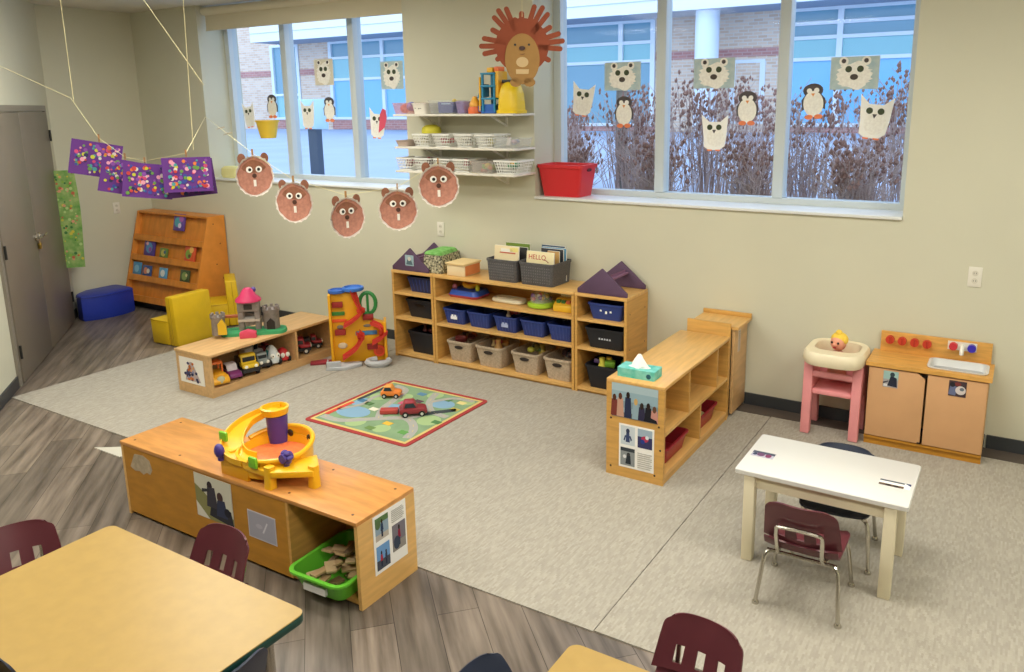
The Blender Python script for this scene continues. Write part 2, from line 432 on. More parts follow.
# dark post with a pale sign panel seen through the left window
t = thing('sign_post', 'dark post with a pale blue sign panel standing in the snow outside the left window', 'sign post', (-7.72, 7.2, 1.04))
MB().b2((-.075, -.045, 0), (.075, .045, 1.06), mat('post_paint', '4d5664', .6)).build('post', t)
MB().b2((-.31, -.08, .70), (.31, -.05, 1.07), mat('sign_face', 'bfe0f2', .5), bev=.02).build('sign_panel', t)
BARK = mat('bark', '958c80', .9, .2, var=.2, vs=12)
t = MB().tube([(0, 0, 0), (.01, 0, .4), (-.01, .01, .8), (.0, 0, 1.15)], [.07, .062, .06, .055], BARK, 10)
solo(t, 'tree_stump', 'slim weathered grey trunk cut off among the dry stalks outside the right window', 'tree stump', (-3.4, 7.1, 1.04))

STEM = mat('dry_stem', 'c6aca0', .9, .1); SEED = mat('seed_head', 'a47f70', .9, .1)
def shrub(x, y, hh, n, wdt, lab):
    t = thing('dry_shrub', lab, 'shrub', (x, y, 1.04), 0, 'dry shrubs outside the right window')
    s = MB(); q = MB()
    for _ in range(n):
        a = random.uniform(0, 2 * PI); r0 = random.uniform(0, .5) * wdt; r1 = r0 + random.uniform(.0, .5) * wdt
        h1 = hh * random.uniform(.45, 1.05); ca, sa = math.cos(a), math.sin(a)
        P = [(r0 * ca, .5 * r0 * sa, 0), ((r0 + r1) / 2 * ca + random.uniform(-.05, .05), .5 * r0 * sa, h1 * .55), (r1 * ca, .6 * r1 * sa, h1)]
        s.tube(P, [.006, .004, .0025], STEM, 3)
        for _k in range(4):
            f = random.uniform(.3, .95); i = 0 if f < .55 else 1
            g = (f / .55) if i == 0 else (f - .55) / .45
            p = Vector(P[i]).lerp(Vector(P[i + 1]), min(1, g)); e = p + Vector((random.uniform(-.2, .2), random.uniform(-.12, .12), random.uniform(.06, .22)))
            s.tube([p, e], [.003, .002], STEM, 3)
        if h1 > hh * .72 and random.random() < .75:
            for _k in range(random.randint(5, 11)):
                c = Vector(P[2]) + Vector((random.uniform(-.05, .05), random.uniform(-.03, .03), random.uniform(-.16, .1)))
                u = random.uniform(.008, .018)
                q.raw([c + Vector(v) * u for v in ((1, 0, 0), (-1, 0, 0), (0, 1, 0), (0, -1, 0), (.3, 0, 1.9), (0, 0, -1.4))],
                      [(0, 2, 4), (2, 1, 4), (1, 3, 4), (3, 0, 4), (2, 0, 5), (1, 2, 5), (3, 1, 5), (0, 3, 5)], SEED)
    s.build('stem', t); q.build('seed_head', t)
    return t
for x, y, hh, n, wdt in ((-4.0, 6.9, .95, 60, .42), (-3.2, 6.8, 1.0, 60, .42), (-2.4, 6.75, 1.15, 60, .42), (-1.55, 6.75, 1.0, 60, .42), (-.75, 6.75, 1.12, 60, .42),
                        (-4.6, 8.2, .95, 60, .5), (-3.5, 8.2, 1.0, 60, .5), (-2.4, 8.2, 1.05, 60, .5), (-1.3, 8.2, 1.0, 60, .5), (-3.45, 6.1, .62, 70, .34), (-2.6, 6.1, .64, 70, .34), (-1.8, 6.1, .64, 70, .34), (-1.05, 6.1, .62, 70, .34)):
    shrub(x, y, hh, n, wdt, 'dry brown shrub with thin bare stems and seed heads outside the right window')

# ------------------------------------------------------------------ carpets and play rug
solo(MB().b2((-6.03, 2.60, 0), (-4.405, 5.03, .006), CARPET), 'carpet', 'beige carpet panel farthest left, under the yellow chairs and low toy bench', 'carpet')
solo(MB().b2((-4.395, 2.41, 0), (-1.258, 4.89, .006), CARPET), 'carpet', 'middle beige carpet panel under the road play rug', 'carpet')
solo(MB().b2((-1.254, 2.415, 0), (2.9, 4.895, .006), CARPET), 'carpet', 'beige carpet panel on the right under the small white table', 'carpet')
solo(MB().prism([(-4.66, 2.41), (-4.402, 2.41), (-4.402, 2.56), (-4.43, 2.56)], 'z', 0, .005, mat('carpet_backing', 'c9c6b8', .9)), 'carpet_offcut', 'small pale triangular carpet scrap poking out behind the low shelf with ball toy', 'carpet offcut', (0, 0, 0))
CZ = .006
rg = thing('play_rug', 'road map play rug with red border on the beige carpet', 'rug', (-3.445, 3.78, CZ))
MB().loft([rr(.87, .87, .03, 0), rr(.87, .87, .03, .006)], mat('rug_red', 'a84442', .9, .1)).build('border', rg)
m = MB(); z0 = .006
gr = mat('rug_green', '86a27e', .95, .1, var=.08, vs=9); yl = pl('d8c277', .9); rd = pl('a9a8a2', .9); bl = pl('83a9c4', .9); lg = pl('a3bd86', .9); dk = pl('3c4348', .9); rdd = pl('d8503c', .9)
m.b2((-.405, -.405, z0), (.405, .405, z0 + .0006), yl); m.b2((-.385, -.385, z0), (.385, .385, z0 + .001), gr)
def flat(pts, c, dz): m.prism(pts, 'z', z0, z0 + dz, c)
flat(ngon(18, .1, -.24, -.18, 0, 1.3, .9), bl, .0018); flat(ngon(18, .08, .02, .02, 0, 2.0, .7), bl, .0018); flat(ngon(18, .07, .2, .22, 0, 1.3, 1), bl, .0018); flat(ngon(16, .05, -.33, -.02, 0, .8, 1.4), bl, .0018)
for cx, cy, r in ((-.1, -.3, .07), (.12, -.3, .06), (.3, -.05, .08), (-.28, .12, .07), (.05, .33, .06), (.33, .33, .05), (-.12, .2, .06)): flat(ngon(14, r, cx, cy), lg, .0014)
def road(P, w, dz):
    Q = [Vector(p) for p in smooth([(a, b_, 0) for a, b_ in P], 6)]; A = []; B = []
    for k, q in enumerate(Q):
        n = (Q[min(k + 1, len(Q) - 1)] - Q[max(k - 1, 0)]).normalized().cross(Vector((0, 0, 1))) * w / 2
        A.append(((q + n).x, (q + n).y)); B.append(((q - n).x, (q - n).y))
    for k in range(len(Q) - 1):
        m.raw([(*A[k], z0 + dz), (*A[k + 1], z0 + dz), (*B[k + 1], z0 + dz), (*B[k], z0 + dz)], [[0, 1, 2, 3]], rd)
        if k % 3 == 1:
            c0, c1 = Q[k], Q[k + 1]; n = (c1 - c0).normalized().cross(Vector((0, 0, 1))) * .002
            m.raw([(c0.x + n.x, c0.y + n.y, z0 + dz + .0004), (c1.x + n.x, c1.y + n.y, z0 + dz + .0004), (c1.x - n.x, c1.y - n.y, z0 + dz + .0004), (c0.x - n.x, c0.y - n.y, z0 + dz + .0004)], [[0, 1, 2, 3]], yl)
road([(-.37, -.33), (-.2, -.33), (-.02, -.2), (.15, -.1), (.3, -.2), (.36, -.34)], .055, .0022)
road([(-.33, .34), (-.2, .3), (-.14, .1), (-.1, -.05), (0, -.2)], .05, .0024)
road([(.03, .37), (.1, .2), (.22, .08), (.37, .05)], .05, .0026); road([(.15, -.1), (.2, .0), (.22, .08)], .05, .0028)
road([(-.36, -.2), (-.28, -.05), (-.3, .1), (-.2, .3)], .035, .0030); road([(.36, .36), (.2, .34), (.1, .2)], .04, .0032)
flat([(.2, -.02), (.36, .16), (.33, .2), (.17, .03)], dk, .003); flat([(-.385, -.0), (-.355, -.0), (-.355, .34), (-.385, .34)], dk, .003); flat([(-.385, -.3), (-.35, -.3), (-.35, -.05), (-.385, -.05)], rdd, .003)
for cx, cy, c in ((-.2, .22, 'd6693f'), (.1, -.22, 'e2b63c'), (-.05, .1, 'c85a7a'), (.28, -.28, '5f9a4c'), (-.3, .24, '5f9a4c'), (.3, .3, 'e0d08a'), (-.15, -.08, 'e6e0cc'), (.1, .1, 'e6e0cc'), (-.33, .0, '4a7a9a'), (.18, .3, '4f7f4a'), (.05, -.33, '6a8a4a'), (.33, .18, 'c8b45a'), (-.05, .3, '5a86a8'), (-.25, -.02, '557a48'), (.02, .18, '5a3f4a'), (.36, -.05, '4f7f4a')): flat([(cx - .03, cy - .02), (cx + .03, cy - .025), (cx + .035, cy + .02), (cx - .03, cy + .025)], pl(c, .9), .003)
m.build('road_map', rg)

# ------------------------------------------------------------------ toy vehicles
def wheels(t, L, W, r, m=DARK, hub='c9c9c4', xs=None):
    for sx in (xs or (-.3, .3)):
        for sy in (-1, 1):
            w = MB().cyl((sx * L, sy * (W / 2 - .012), r), (sx * L, sy * (W / 2 + .004), r), r, m, seg=14)
            w.cyl((sx * L, sy * (W / 2 + .003), r), (sx * L, sy * (W / 2 + .007), r), r * .5, pl(hub), seg=10); w.build('wheel', t)
def car(name, label, loc, rz, L, W, H, body, cab, style='car', cat='toy car', group=None):
    t = thing(name, label, cat, loc, rz, group); r = H * .2; B = pl(body); Cb = pl(cab)
    if style == 'car':
        MB().prism([(-L / 2, r), (L / 2, r), (L / 2, H * .42), (L * .42, H * .52), (L * .2, H * .58), (-L * .45, H * .58), (-L / 2, H * .5)], 'y', -W / 2, W / 2, B, bev=.007).build('body', t)
        MB().prism([(-L * .4, H * .55), (L * .18, H * .55), (L * .05, H), (-L * .3, H)], 'y', -W * .42, W * .42, Cb, bev=.008).build('cab', t)
        g = MB(); gm = pl('22303a', .2)
        g.prism([(-L * .33, H * .62), (L * .1, H * .62), (L * .02, H * .92), (-L * .27, H * .92)], 'y', -W * .43, W * .43, gm)
        g.b2((L * .085, -W * .33, H * .66), (L * .125, W * .33, H * .72), gm); g.build('window', t)
    elif style == 'truck':
        MB().b2((-L / 2, -W / 2, r), (L / 2, W / 2, H * .38), pl('2b2b2d')).b2((L * .06, -W / 2, H * .38), (L * .5, W / 2, H * .6), B, bev=.012).build('body', t)
        MB().prism([(-L * .02, H * .5), (L * .3, H * .5), (L * .22, H), (-L * .02, H)], 'y', -W * .46, W * .46, B, bev=.008).build('cab', t)
        MB().b2((L * .262, -W * .38, H * .64), (L * .275, W * .38, H * .88), pl('20262c', .2)).b2((0, -W * .47, H * .64), (L * .2, W * .47, H * .88), pl('20262c', .2)).build('window', t)
        MB().prism([(-L * .5, H * .4), (-L * .05, H * .4), (-L * .05, H * .85), (-L * .5, H * .75)], 'y', -W * .46, W * .46, Cb, bev=.006).build('cargo_bed', t)
        g = MB()
        for s in (-1, 1): g.ell((L * .5, s * W * .3, H * .48), (.006, .013, .013), pl('f2f0e2'))
        g.build('headlight', t)
    elif style == 'loader':
        MB().b2((-L * .45, -W / 2, r), (L * .35, W / 2, H * .5), B, bev=.012).build('body', t)
        c = MB(); 
        for sx in (-.35, .05):
            for sy in (-1, 1): c.b2((L * sx - .006, sy * W * .4 - .006, H * .5), (L * sx + .006, sy * W * .4 + .006, H * .88), Cb)
        c.b2((-L * .4, -W * .46, H * .86), (L * .1, W * .46, H * .98), Cb, bev=.008); c.build('cab', t)
        MB().prism([(L * .32, .01), (L * .55, .015), (L * .6, .04), (L * .45, H * .42), (L * .34, H * .45)], 'y', -W * .55, W * .55, B, bev=.006).ell((L * .5, 0, H * .28), (.02, W * .28, .03), pl('bdbb9a')).build('bucket', t)
    elif style == 'bug':
        MB().loft([rr(L * .9, W * .9, W * .4, r * .7), rr(L, W, W * .45, H * .35), rr(L * .9, W * .92, W * .45, H * .6), rr(L * .6, W * .7, W * .33, H * .85), rr(L * .25, W * .3, W * .14, H)], B).build('body', t)
        MB().loft([rr(L * .62, W * .96, W * .3, H * .55), rr(L * .5, W * .8, W * .3, H * .8)], Cb).build('window', t)
        e = MB()
        for s in (-1, 1): e.ell((L * .42, s * W * .24, H * .55), (.012, .018, .02), pl('f3f2ea')).ell((L * .46, s * W * .24, H * .55), (.006, .009, .01), BLACK)
        e.build('eye', t)
    wheels(t, L, W, r)
    return t
car('toy_bus', 'orange toy bus standing on the road play rug', (-3.65, 3.94, CZ + .008), .5, .14, .085, .085, 'e8863a', 'f0a24c')
car('toy_car', 'dark red toy car standing in the middle of the road play rug', (-3.30, 3.76, CZ + .008), .75, .18, .10, .10, '8e3038', 'a03a44')
MB().b2((-.06, -.03, 0), (.06, .03, .03), pl('b5443c'), bev=.006).build('toy_block', None, (-3.455, 3.70, CZ + .008), .6, label='small red block beside the dark red toy car on the rug', category='toy block')

# ------------------------------------------------------------------ printed photographs stuck on furniture
def card(parent, name, O, U, V, w, h, shapes, bg='f1efea', th=.0016, label=None):
    """thin sheet: O = lower left corner, U/V = unit directions; shapes in 0..1 sheet coordinates"""
    U = Vector(U); V = Vector(V); Nn = U.cross(V)
    mb = MB(); T = Matrix((U, V, Nn)).transposed().to_4x4(); T.translation = Vector(O); mb.M = T
    mb.b2((0, 0, 0), (w, h, th), paper(bg))
    z = th
    for k, s in enumerate(shapes):
        z = th + .0002 + .00012 * k
        if s[0] == 'r': mb.b2((s[1] * w, s[2] * h, th * .5), (s[3] * w, s[4] * h, z), paper(s[5]))
        elif s[0] == 'e': mb.prism(ngon(14, 1, s[1] * w, s[2] * h, 0, s[3] * w, s[4] * h), 'z', th * .5, z, paper(s[5]))
        elif s[0] == 'p': mb.prism([(a * w, b_ * h) for a, b_ in s[1]], 'z', th * .5, z, paper(s[2]))
    o = mb.build(name, parent)
    if label: o['label'] = label
    return o
def person(x, y, s, top, hair, leg='2b2f45'):
    return [('r', x - .09 * s, y, x + .09 * s, y + .5 * s, leg), ('p', [(x - .16 * s, y + .4 * s), (x + .16 * s, y + .4 * s), (x + .11 * s, y + .85 * s), (x - .11 * s, y + .85 * s)], top), ('e', x, y + .97 * s, .09 * s, .14 * s, hair)]
def pic(x0, y0, x1, y1, bgc, sh):
    out = [('r', x0, y0, x1, y1, bgc)]
    for s in sh:
        f = lambda a, b_: (x0 + a * (x1 - x0), y0 + b_ * (y1 - y0))
        if s[0] == 'r': out.append(('r', *f(s[1], s[2]), *f(s[3], s[4]), s[5]))
        elif s[0] == 'e': out.append(('e', *f(s[1], s[2]), s[3] * (x1 - x0), s[4] * (y1 - y0), s[5]))
        else: out.append(('p', [f(a, b_) for a, b_ in s[1]], s[2]))
    return out
def textlines(x0, x1, y0, y1, n, c='b9b7b2'):
    return [('r', x0, y0 + (y1 - y0) * k / n, x1 - (.04 if k % 3 == 0 else 0), y0 + (y1 - y0) * (k + .35) / n, c) for k in range(n)]

# ------------------------------------------------------------------ low shelf with ball toy (near)
t = thing('low_shelf', 'long low wooden shelf with worn top, closed front and open end niche with green tray', 'shelf', (-2.925, 2.055, 0))
L2 = .80; DP = .345; HH = .393
MB().b2((-L2, -.004, HH - .018), (L2, DP, HH), WOODN, bev=.002).build('top_panel', t)
MB().b2((-L2, 0, .0), (-L2 + .018, DP, HH - .018), WOODY).build('side_panel', t)
MB().b2((L2 - .018, 0, .0), (L2, DP, HH - .018), WOODY).build('side_panel', t)
MB().b2((-L2 + .018, .0, .018), (.385, .012, HH - .018), WOODF).build('front_panel', t)
MB().b2((.385, .0, .018), (.4, DP - .02, HH - .018), WOOD).build('divider', t)
MB().b2((-L2 + .018, .012, .012), (L2 - .018, DP - .004, .03), WOOD).build('bottom_panel', t)
MB().b2((.4, DP - .03, .03), (L2 - .018, DP - .012, HH - .018), WOODF).build('back_panel', t)
s = MB()
for x in (-.74, -.38, .03, .37, .74):
    for y in (.04, DP - .05): s.cyl((x, y, HH - .003), (x, y, HH + .001), .006, pl('5c3b1c'), seg=10)
s.build('screw', t)
mb = MB(); mb.prism([(-.735, .27), (-.69, .345), (-.62, .352), (-.57, .335), (-.555, .29), (-.575, .262), (-.60, .268), (-.63, .25), (-.66, .262), (-.70, .255)], 'y', -.0015, 0, mat('worn_sticker', 'b5a58c', .7, .3, var=.15, vs=30)); mb.build('sticker_remains', t, label='torn remains of a pale sticker')
card(t, 'photo', (-.225, -.0005, .15), (1, 0, 0), (0, 0, 1), .26, .215,
     [('r', 0, 0, 1, 1, 'cfcdbd'), ('p', [(0, .75), (.25, .6), (.6, .3), (1, .2), (1, 0), (0, 0)], '8c8a5c'), ('p', [(0, .35), (.35, 0), (0, 0)], 'd8d4c8'), ('p', [(.35, .1), (1, 0), (.95, .35), (.6, .45), (.4, .3)], '35353d'),
      ('e', .42, .8, .07, .1, '3a3036'), ('p', [(.3, .3), (.6, .3), (.55, .78), (.35, .75)], '43404a'), ('e', .68, .6, .08, .12, '4d3a3a'), ('p', [(.55, .15), (.85, .15), (.8, .55), (.6, .52)], '3a3f58'), ('e', .85, .3, .08, .1, '292a35'), ('p', [(.2, .6), (.4, .66), (.4, .72), (.2, .68)], '3b3a40')], label='photo of two figures by a path')
card(t, 'photo', (.135, -.0005, .145), (1, 0, 0), (0, 0, 1), .18, .13, [('r', .03, .04, .97, .96, 'a7a6b5'), ('p', [(.5, .3), (.56, .3), (.72, .7), (.68, .72)], 'd3d2da'), ('e', .4, .5, .12, .08, 'b7b5c2')], 'c6c4cc', label='pale lilac print')
sh = pic(.06, .56, .45, .95, '8fa3b5', [('r', 0, 0, 1, .25, 'b9b0a6'), ('r', 0, .75, 1, 1, '5b7a4c'), *person(.5, .1, .7, '30405e', '3a2a22'), ('e', .2, .7, .2, .2, '58714a')]) + pic(.06, .06, .45, .47, '6f9cd0', [('r', 0, 0, 1, .4, '4a4f5c'), *person(.35, .1, .6, 'a8303e', '33251f'), *person(.7, .1, .55, '3b3f52', '3d2c22')]) + \
     pic(.55, .2, .95, .66, '77727e', [('r', 0, 0, 1, .35, '8f8a86'), *person(.5, .15, .7, '8d2740', '2f2420'), ('e', .3, .3, .25, .25, '3a4458')]) + textlines(.55, .92, .72, .95, 7)
card(t, 'photo_sheet', (L2 + .0005, .085, .11), (0, 1, 0), (0, 0, 1), .2, .262, sh, 'efeeec', label='white sheet with three small photos')

# green tray of wooden pieces
t = thing('tray', 'bright green plastic tray of wooden puzzle pieces in the low shelf niche', 'tray', (-2.325, 2.165, .032), .04)
ctr(pl('6cc63a', .35), 0, 0, .285, .36, .095, taper=.82, rim=.014, r=.04).build('tub', t)
mb = MB().b2((-.06, -.182, .028), (.06, -.168, .06), pl('d9dad5')); mb.build('name_tag', t, label='white paper name tag')
random.seed(3)
PW = [mat('puzzle_wood', 'a98e68', .6, .3, var=.08, vs=14), mat('puzzle_wood_light', 'bda57e', .6, .3, var=.08, vs=14), mat('puzzle_wood_dark', '7d6a52', .6, .3, var=.08, vs=14)]
for k in range(24):
    mb = MB(); R = Matrix.Rotation(random.uniform(0, 6), 4, 'Z') @ Matrix.Rotation(random.uniform(-.3, .3), 4, 'X')
    mb.M = R; l = random.uniform(.08, .14); w_ = random.uniform(.03, .05)
    mb.prism([(-l / 2, -w_ / 2), (-l * .1, -w_ / 2), (-l * .05, -w_ * .2), (l * .05, -w_ * .2), (l * .1, -w_ / 2), (l / 2, -w_ / 2), (l / 2, w_ / 2), (-l / 2, w_ / 2)], 'z', -.005, .005, PW[k % 3], bev=.001)
    solo(mb, 'puzzle_piece', 'flat wooden puzzle piece heaped in the green tray', 'puzzle piece', (-2.325 + random.uniform(-.07, .07), 2.165 + random.uniform(-.11, .11), .056 + .0042 * k), 0, 'wooden puzzle pieces in the tray')
mb = MB().box((0, 0, .0), (.1, .16, .012), pl('eceae4', .7), R=Matrix.Rotation(.35, 4, 'Y')); mb.box((0, 0, .014), (.095, .15, .008), pl('d5d9dc', .7), R=Matrix.Rotation(.3, 4, 'Y'))
solo(mb, 'paper_stack', 'white folded papers behind the green tray in the niche', 'paper', (-2.235, 2.28, .17), 0)

# yellow ball toy on the shelf
Yw = pl('f2b820', .32); Yd = pl('e3a312', .35); PU = pl('4b3a8c', .35); GN = pl('7cc22e', .35); OR = mat('orange_mesh_floor', 'ee7a44', .45, .4, var=.12, vs=60)
t = thing('ball_drop_toy', 'yellow plastic ball toy with curved slide and orange basin on the worn low shelf', 'toy', (-2.76, 2.222, HH))
mb = MB()
bx, bz = -.035, .05
outer = [circ(.155, bz - .03, bx, .01, 36), circ(.168, bz + .05, bx, .01, 36), circ(.155, bz + .055, bx, .01, 36), circ(.148, bz + .012, bx, .01, 36)]
mb.loft(outer, Yw, True, False); mb.build('basin', t)
MB().lathe([(.147, bz + .010), (.147, bz + .016), (.05, bz + .022), (.0, bz + .022)], OR, (bx, .01, 0), 36).build('basin_floor', t, label='orange speckled basin floor')
MB().prism([(-.05, -.155), (.08, -.155), (.13, -.15), (.275, -.05), (.26, .0), (.16, .08), (.08, -.06)], 'z', .055, .085, Yw, bev=.006).build('front_deck', t)
for (x, y) in ((.1, -.135), (.255, -.03), (-.19, -.10), (-.16, .10)):
    MB().loft([rr(.048, .042, .012, .0005, x, y), rr(.04, .036, .01, .1, x, y)], Yw).build('leg', t)
MB().prism([(-.21, .0005), (-.03, .0005), (-.02, .075), (-.21, .085)], 'y', -.15, -.135, Yd, bev=.003).build('side_skirt', t)
mb = MB(); mb.tube([(bx + .17 * math.cos(a), .01 + .17 * math.sin(a), bz + .06 + .03 * max(0, math.sin(a))) for a in [D(d_) for d_ in range(-80, 190, 10)]], .011, Yw, 8); mb.build('rim', t)
mb = MB(); mb.loft([[(bx + .168 * math.cos(a), .01 + .168 * math.sin(a), bz + .0) for a in [D(d_) for d_ in range(0, 181, 10)]] + [(bx + .160 * math.cos(a), .01 + .160 * math.sin(a), bz + .0) for a in [D(d_) for d_ in range(180, -1, -10)]],
    [(bx + .17 * math.cos(a), .01 + .17 * math.sin(a), bz + .06 + .03 * math.sin(a)) for a in [D(d_) for d_ in range(0, 181, 10)]] + [(bx + .162 * math.cos(a), .01 + .162 * math.sin(a), bz + .06 + .03 * math.sin(a)) for a in [D(d_) for d_ in range(180, -1, -10)]]], Yw); mb.build('back_wall', t)
# slide channel
P = [(-.15, .125, .205), (-.2, .10, .19), (-.245, .04, .16), (-.245, -.03, .125), (-.2, -.09, .095), (-.13, -.115, .075), (-.06, -.11, .07)]
def chan(P, w, h, m, mb=None):
    mb = mb or MB(); rings = []
    n = len(P)
    for i in range(n):
        p = Vector(P[i]); d_ = (Vector(P[min(i + 1, n - 1)]) - Vector(P[max(i - 1, 0)])); d_.z *= .5; d_.normalize()
        u = d_.cross(Vector((0, 0, 1))).normalized()
        prof = [(-w / 2, h), (-w / 2 + .006, h), (-w / 2 + .01, .008), (w / 2 - .01, .008), (w / 2 - .006, h), (w / 2, h), (w / 2 - .004, 0), (-w / 2 + .004, 0)]
        rings.append([tuple(p + u * a + Vector((0, 0, b_))) for a, b_ in prof])
    return mb.loft(rings, m)
chan(smooth(P), .10, .03, Yw).build('slide', t)
mb = MB(); mb.lathe([(.05, .2), (.062, .205), (.066, .235), (.055, .238), (.05, .215), (.0, .212)], Yw, (-.155, .125, 0), 24); mb.build('funnel', t)
MB().lathe([(.044, .0005), (.046, .1), (.05, .2)], PU, (-.145, .125, 0), 20).build('tower', t, label='purple support tower')
for A, B_ in (((-.13, .07, .0005), (-.10, .10, .06)), ((-.275, -.10, .125), (-.225, -.085, .17)), ((.0, -.165, .085), (.05, -.15, .135))):
    MB().b2(A, B_, GN, bev=.005).build('tab', t, label='bright green tab')
mb = MB(); mb.ell((-.195, -.16, .115), (.028, .02, .034), PU); mb.lathe([(.0, .0), (.014, .0), (.014, .05), (0, .05)], PU, (-.195, -.155, .07), 12); mb.build('paddle', t, label='purple paddle')
mb = MB()
for a in range(6): mb.ell((.135 + .022 * math.cos(a * PI / 3), -.07, .125 + .022 * math.sin(a * PI / 3)), (.012, .018, .012), PU)
mb.cyl((.135, -.095, .125), (.135, -.045, .125), .02, PU).cyl((.135, -.07, .08), (.135, -.07, .125), .012, PU); mb.build('spinner', t, label='purple spinner')
for x, y in ((-.095, .155), (.03, .158)): MB().ell((x, y, bz + .055), (.018, .008, .018), pl('3a2a14')).build('hole', t)

# ------------------------------------------------------------------ shelf unit with tissue box, and tall end cabinet
t = thing('divider_shelf', 'open two level wooden shelf standing out from the wall, photos on its end', 'shelf', (-1.656, 3.65, CZ))
w2, dl, hh = .168, 1.065, .553
MB().b2((-w2, 0, hh - .02), (w2, dl, hh), WOODY, bev=.003).build('top_panel', t)
MB().b2((-w2, 0, 0), (w2, .02, hh - .02), WOOD).build('end_panel', t); MB().b2((-w2, dl - .02, 0), (w2, dl, hh - .02), WOOD).build('end_panel', t)
MB().b2((-w2, .02, .03), (-w2 + .012, dl - .02, hh - .02), WOOD).build('back_panel', t)
MB().b2((-w2 + .012, .02, .035), (w2 - .002, dl - .02, .055), WOODY).build('bottom_panel', t); MB().b2((-w2 + .012, .02, .27), (w2 - .002, dl - .02, .288), WOODY).build('shelf_board', t)
for y, a, b_ in ((.37, .288, .533), (.84, .288, .533), (.56, .055, .27)): MB().b2((-w2 + .012, y, a), (w2 - .004, y + .018, b_), WOOD).build('divider', t)
MB().b2((w2 - .02, .02, 0), (w2 - .004, dl - .02, .035), WOOD).build('plinth', t)
mb = MB()
for x, z in ((-.14, .33), (.14, .33), (-.14, .05), (.12, .05), (.15, .2)): mb.cyl((x, .001, z), (x, -.0015, z), .006, pl('3c2a18'), seg=10)
mb.build('screw', t)
sea = [('r', 0, .5, 1, 1, '93aebb'), ('r', 0, .78, 1, 1, 'a9bfc8'), ('r', 0, .3, 1, .5, '7f95a0'), ('r', 0, 0, 1, .16, '6d6b69')]
for x, s_, top, hair in ((.06, .75, '7a3a33', '4f2e20'), (.19, .85, 'c59a86', '5c3423'), (.36, .95, '2c3350', '2d211c'), (.53, .7, '8fa7b5', 'c8a468'), (.66, .55, '33304a', '302520'), (.8, .6, '22222a', '2f231f'), (.93, .5, 'c78f84', '6a4a38')):
    sea += [('p', [(x - .08, .02), (x + .08, .02), (x + .06, .55 * s_ + .1), (x - .06, .55 * s_ + .1)], top), ('e', x, .62 * s_ + .1, .04, .1, hair)]
sea += [('p', [(.7, .02), (1, .02), (.98, .1), (.75, .2)], '1f1f27')]
card(t, 'photo', (-.135, -.0005, .345), (1, 0, 0), (0, 0, 1), .268, .19, sea, '93aebb', label='wide photo of people sitting by the sea')
sh = pic(.05, .53, .46, .96, 'c9d3db', [('p', [(.35, .15), (.65, .15), (.6, .7), (.4, .7)], '3a466e'), ('e', .5, .75, .13, .13, '333c58'), ('p', [(.3, .5), (.2, .25), (.28, .2), (.4, .5)], '3a466e'), ('p', [(.7, .5), (.8, .3), (.72, .22), (.6, .5)], '3a466e')]) + \
     pic(.54, .53, .95, .96, '9fb2c4', [('r', 0, 0, 1, .6, '3c3c66'), ('e', .5, .5, .25, .16, 'b03a58'), ('e', .35, .35, .15, .12, '2f3f8c'), ('e', .65, .6, .12, .1, 'd9d9e2')]) + \
     pic(.05, .05, .46, .46, '8d9396', [('r', 0, .8, 1, 1, '3b4148'), ('p', [(.35, .1), (.75, .1), (.7, .6), (.45, .6)], '2d333c'), ('e', .57, .65, .12, .1, '3a3b3f'), ('e', .3, .5, .12, .1, 'd8dade')]) + textlines(.54, .95, .06, .44, 8)
card(t, 'photo_sheet', (-.09, -.0005, .06), (1, 0, 0), (0, 0, 1), .205, .25, sh, 'f2f1ee', label='white sheet of three small photos and text')
# red trays in the lower bays
RED = pl('9c2530', .4)
for k, (y, lab) in enumerate(((3.93, 'red tray in the nearer lower bay under the tissue box shelf'), (4.42, 'red tray with toys in the farther lower bay under the tissue box shelf'))):
    solo(ctr(RED, 0, 0, .24, .34 if k else .32, .1, taper=.85, rim=.01), 'tray', lab, 'tray', (-1.64, y, CZ + .056))
random.seed(5)
for k in range(6):
    solo(MB().ell((0, 0, 0), (.04, .035, .03), pl(('6f8f3a', 'd9b23c', '5b2a35', '3a3230', '8a3540', 'c9c08a')[k])), 'toy_food', ('green', 'yellow', 'plum', 'black', 'crimson', 'pale olive')[k] + ' toy food piece lying in the farther red tray', 'toy food', (-1.68 + .05 * (k % 3), 4.33 + .07 * (k // 3) + .05, CZ + .1))
# tissue box
t = thing('tissue_box', 'teal tissue box with a tissue sticking out on the wooden shelf top', 'tissue box', (-1.682, 3.765, CZ + hh), .02)
TE = mat('tissue_box_card', '4fb8ac', .6, .3, h2='86d0c6', vs=22)
MB().loft([rr(.215, .115, .006, 0), rr(.215, .115, .006, .05)], TE).build('box', t)
mb = MB().prism(ngon(20, .05, 0, 0, 0, 1.3, .55), 'z', .05, .0508, pl('e5f1ef', .7)); mb.ell((.075, -.0578, .022), (.014, .001, .014), pl('1f5f74')); mb.build('opening', t)
mb = MB(); n = 18; rings = []
for (r_, z) in ((.04, .05), (.032, .07), (.024, .09), (.013, .108), (.004, .118)):
    rings.append([(r_ * (1 + .3 * math.sin(3 * a + z * 40)) * math.cos(a) * 1.2, r_ * (.7 + .3 * math.cos(4 * a)) * math.sin(a), z + .008 * math.sin(5 * a)) for a in [2 * PI * k / n for k in range(n)]])
mb.loft(rings, pl('fbfbf8', .8)).build('tissue', t)
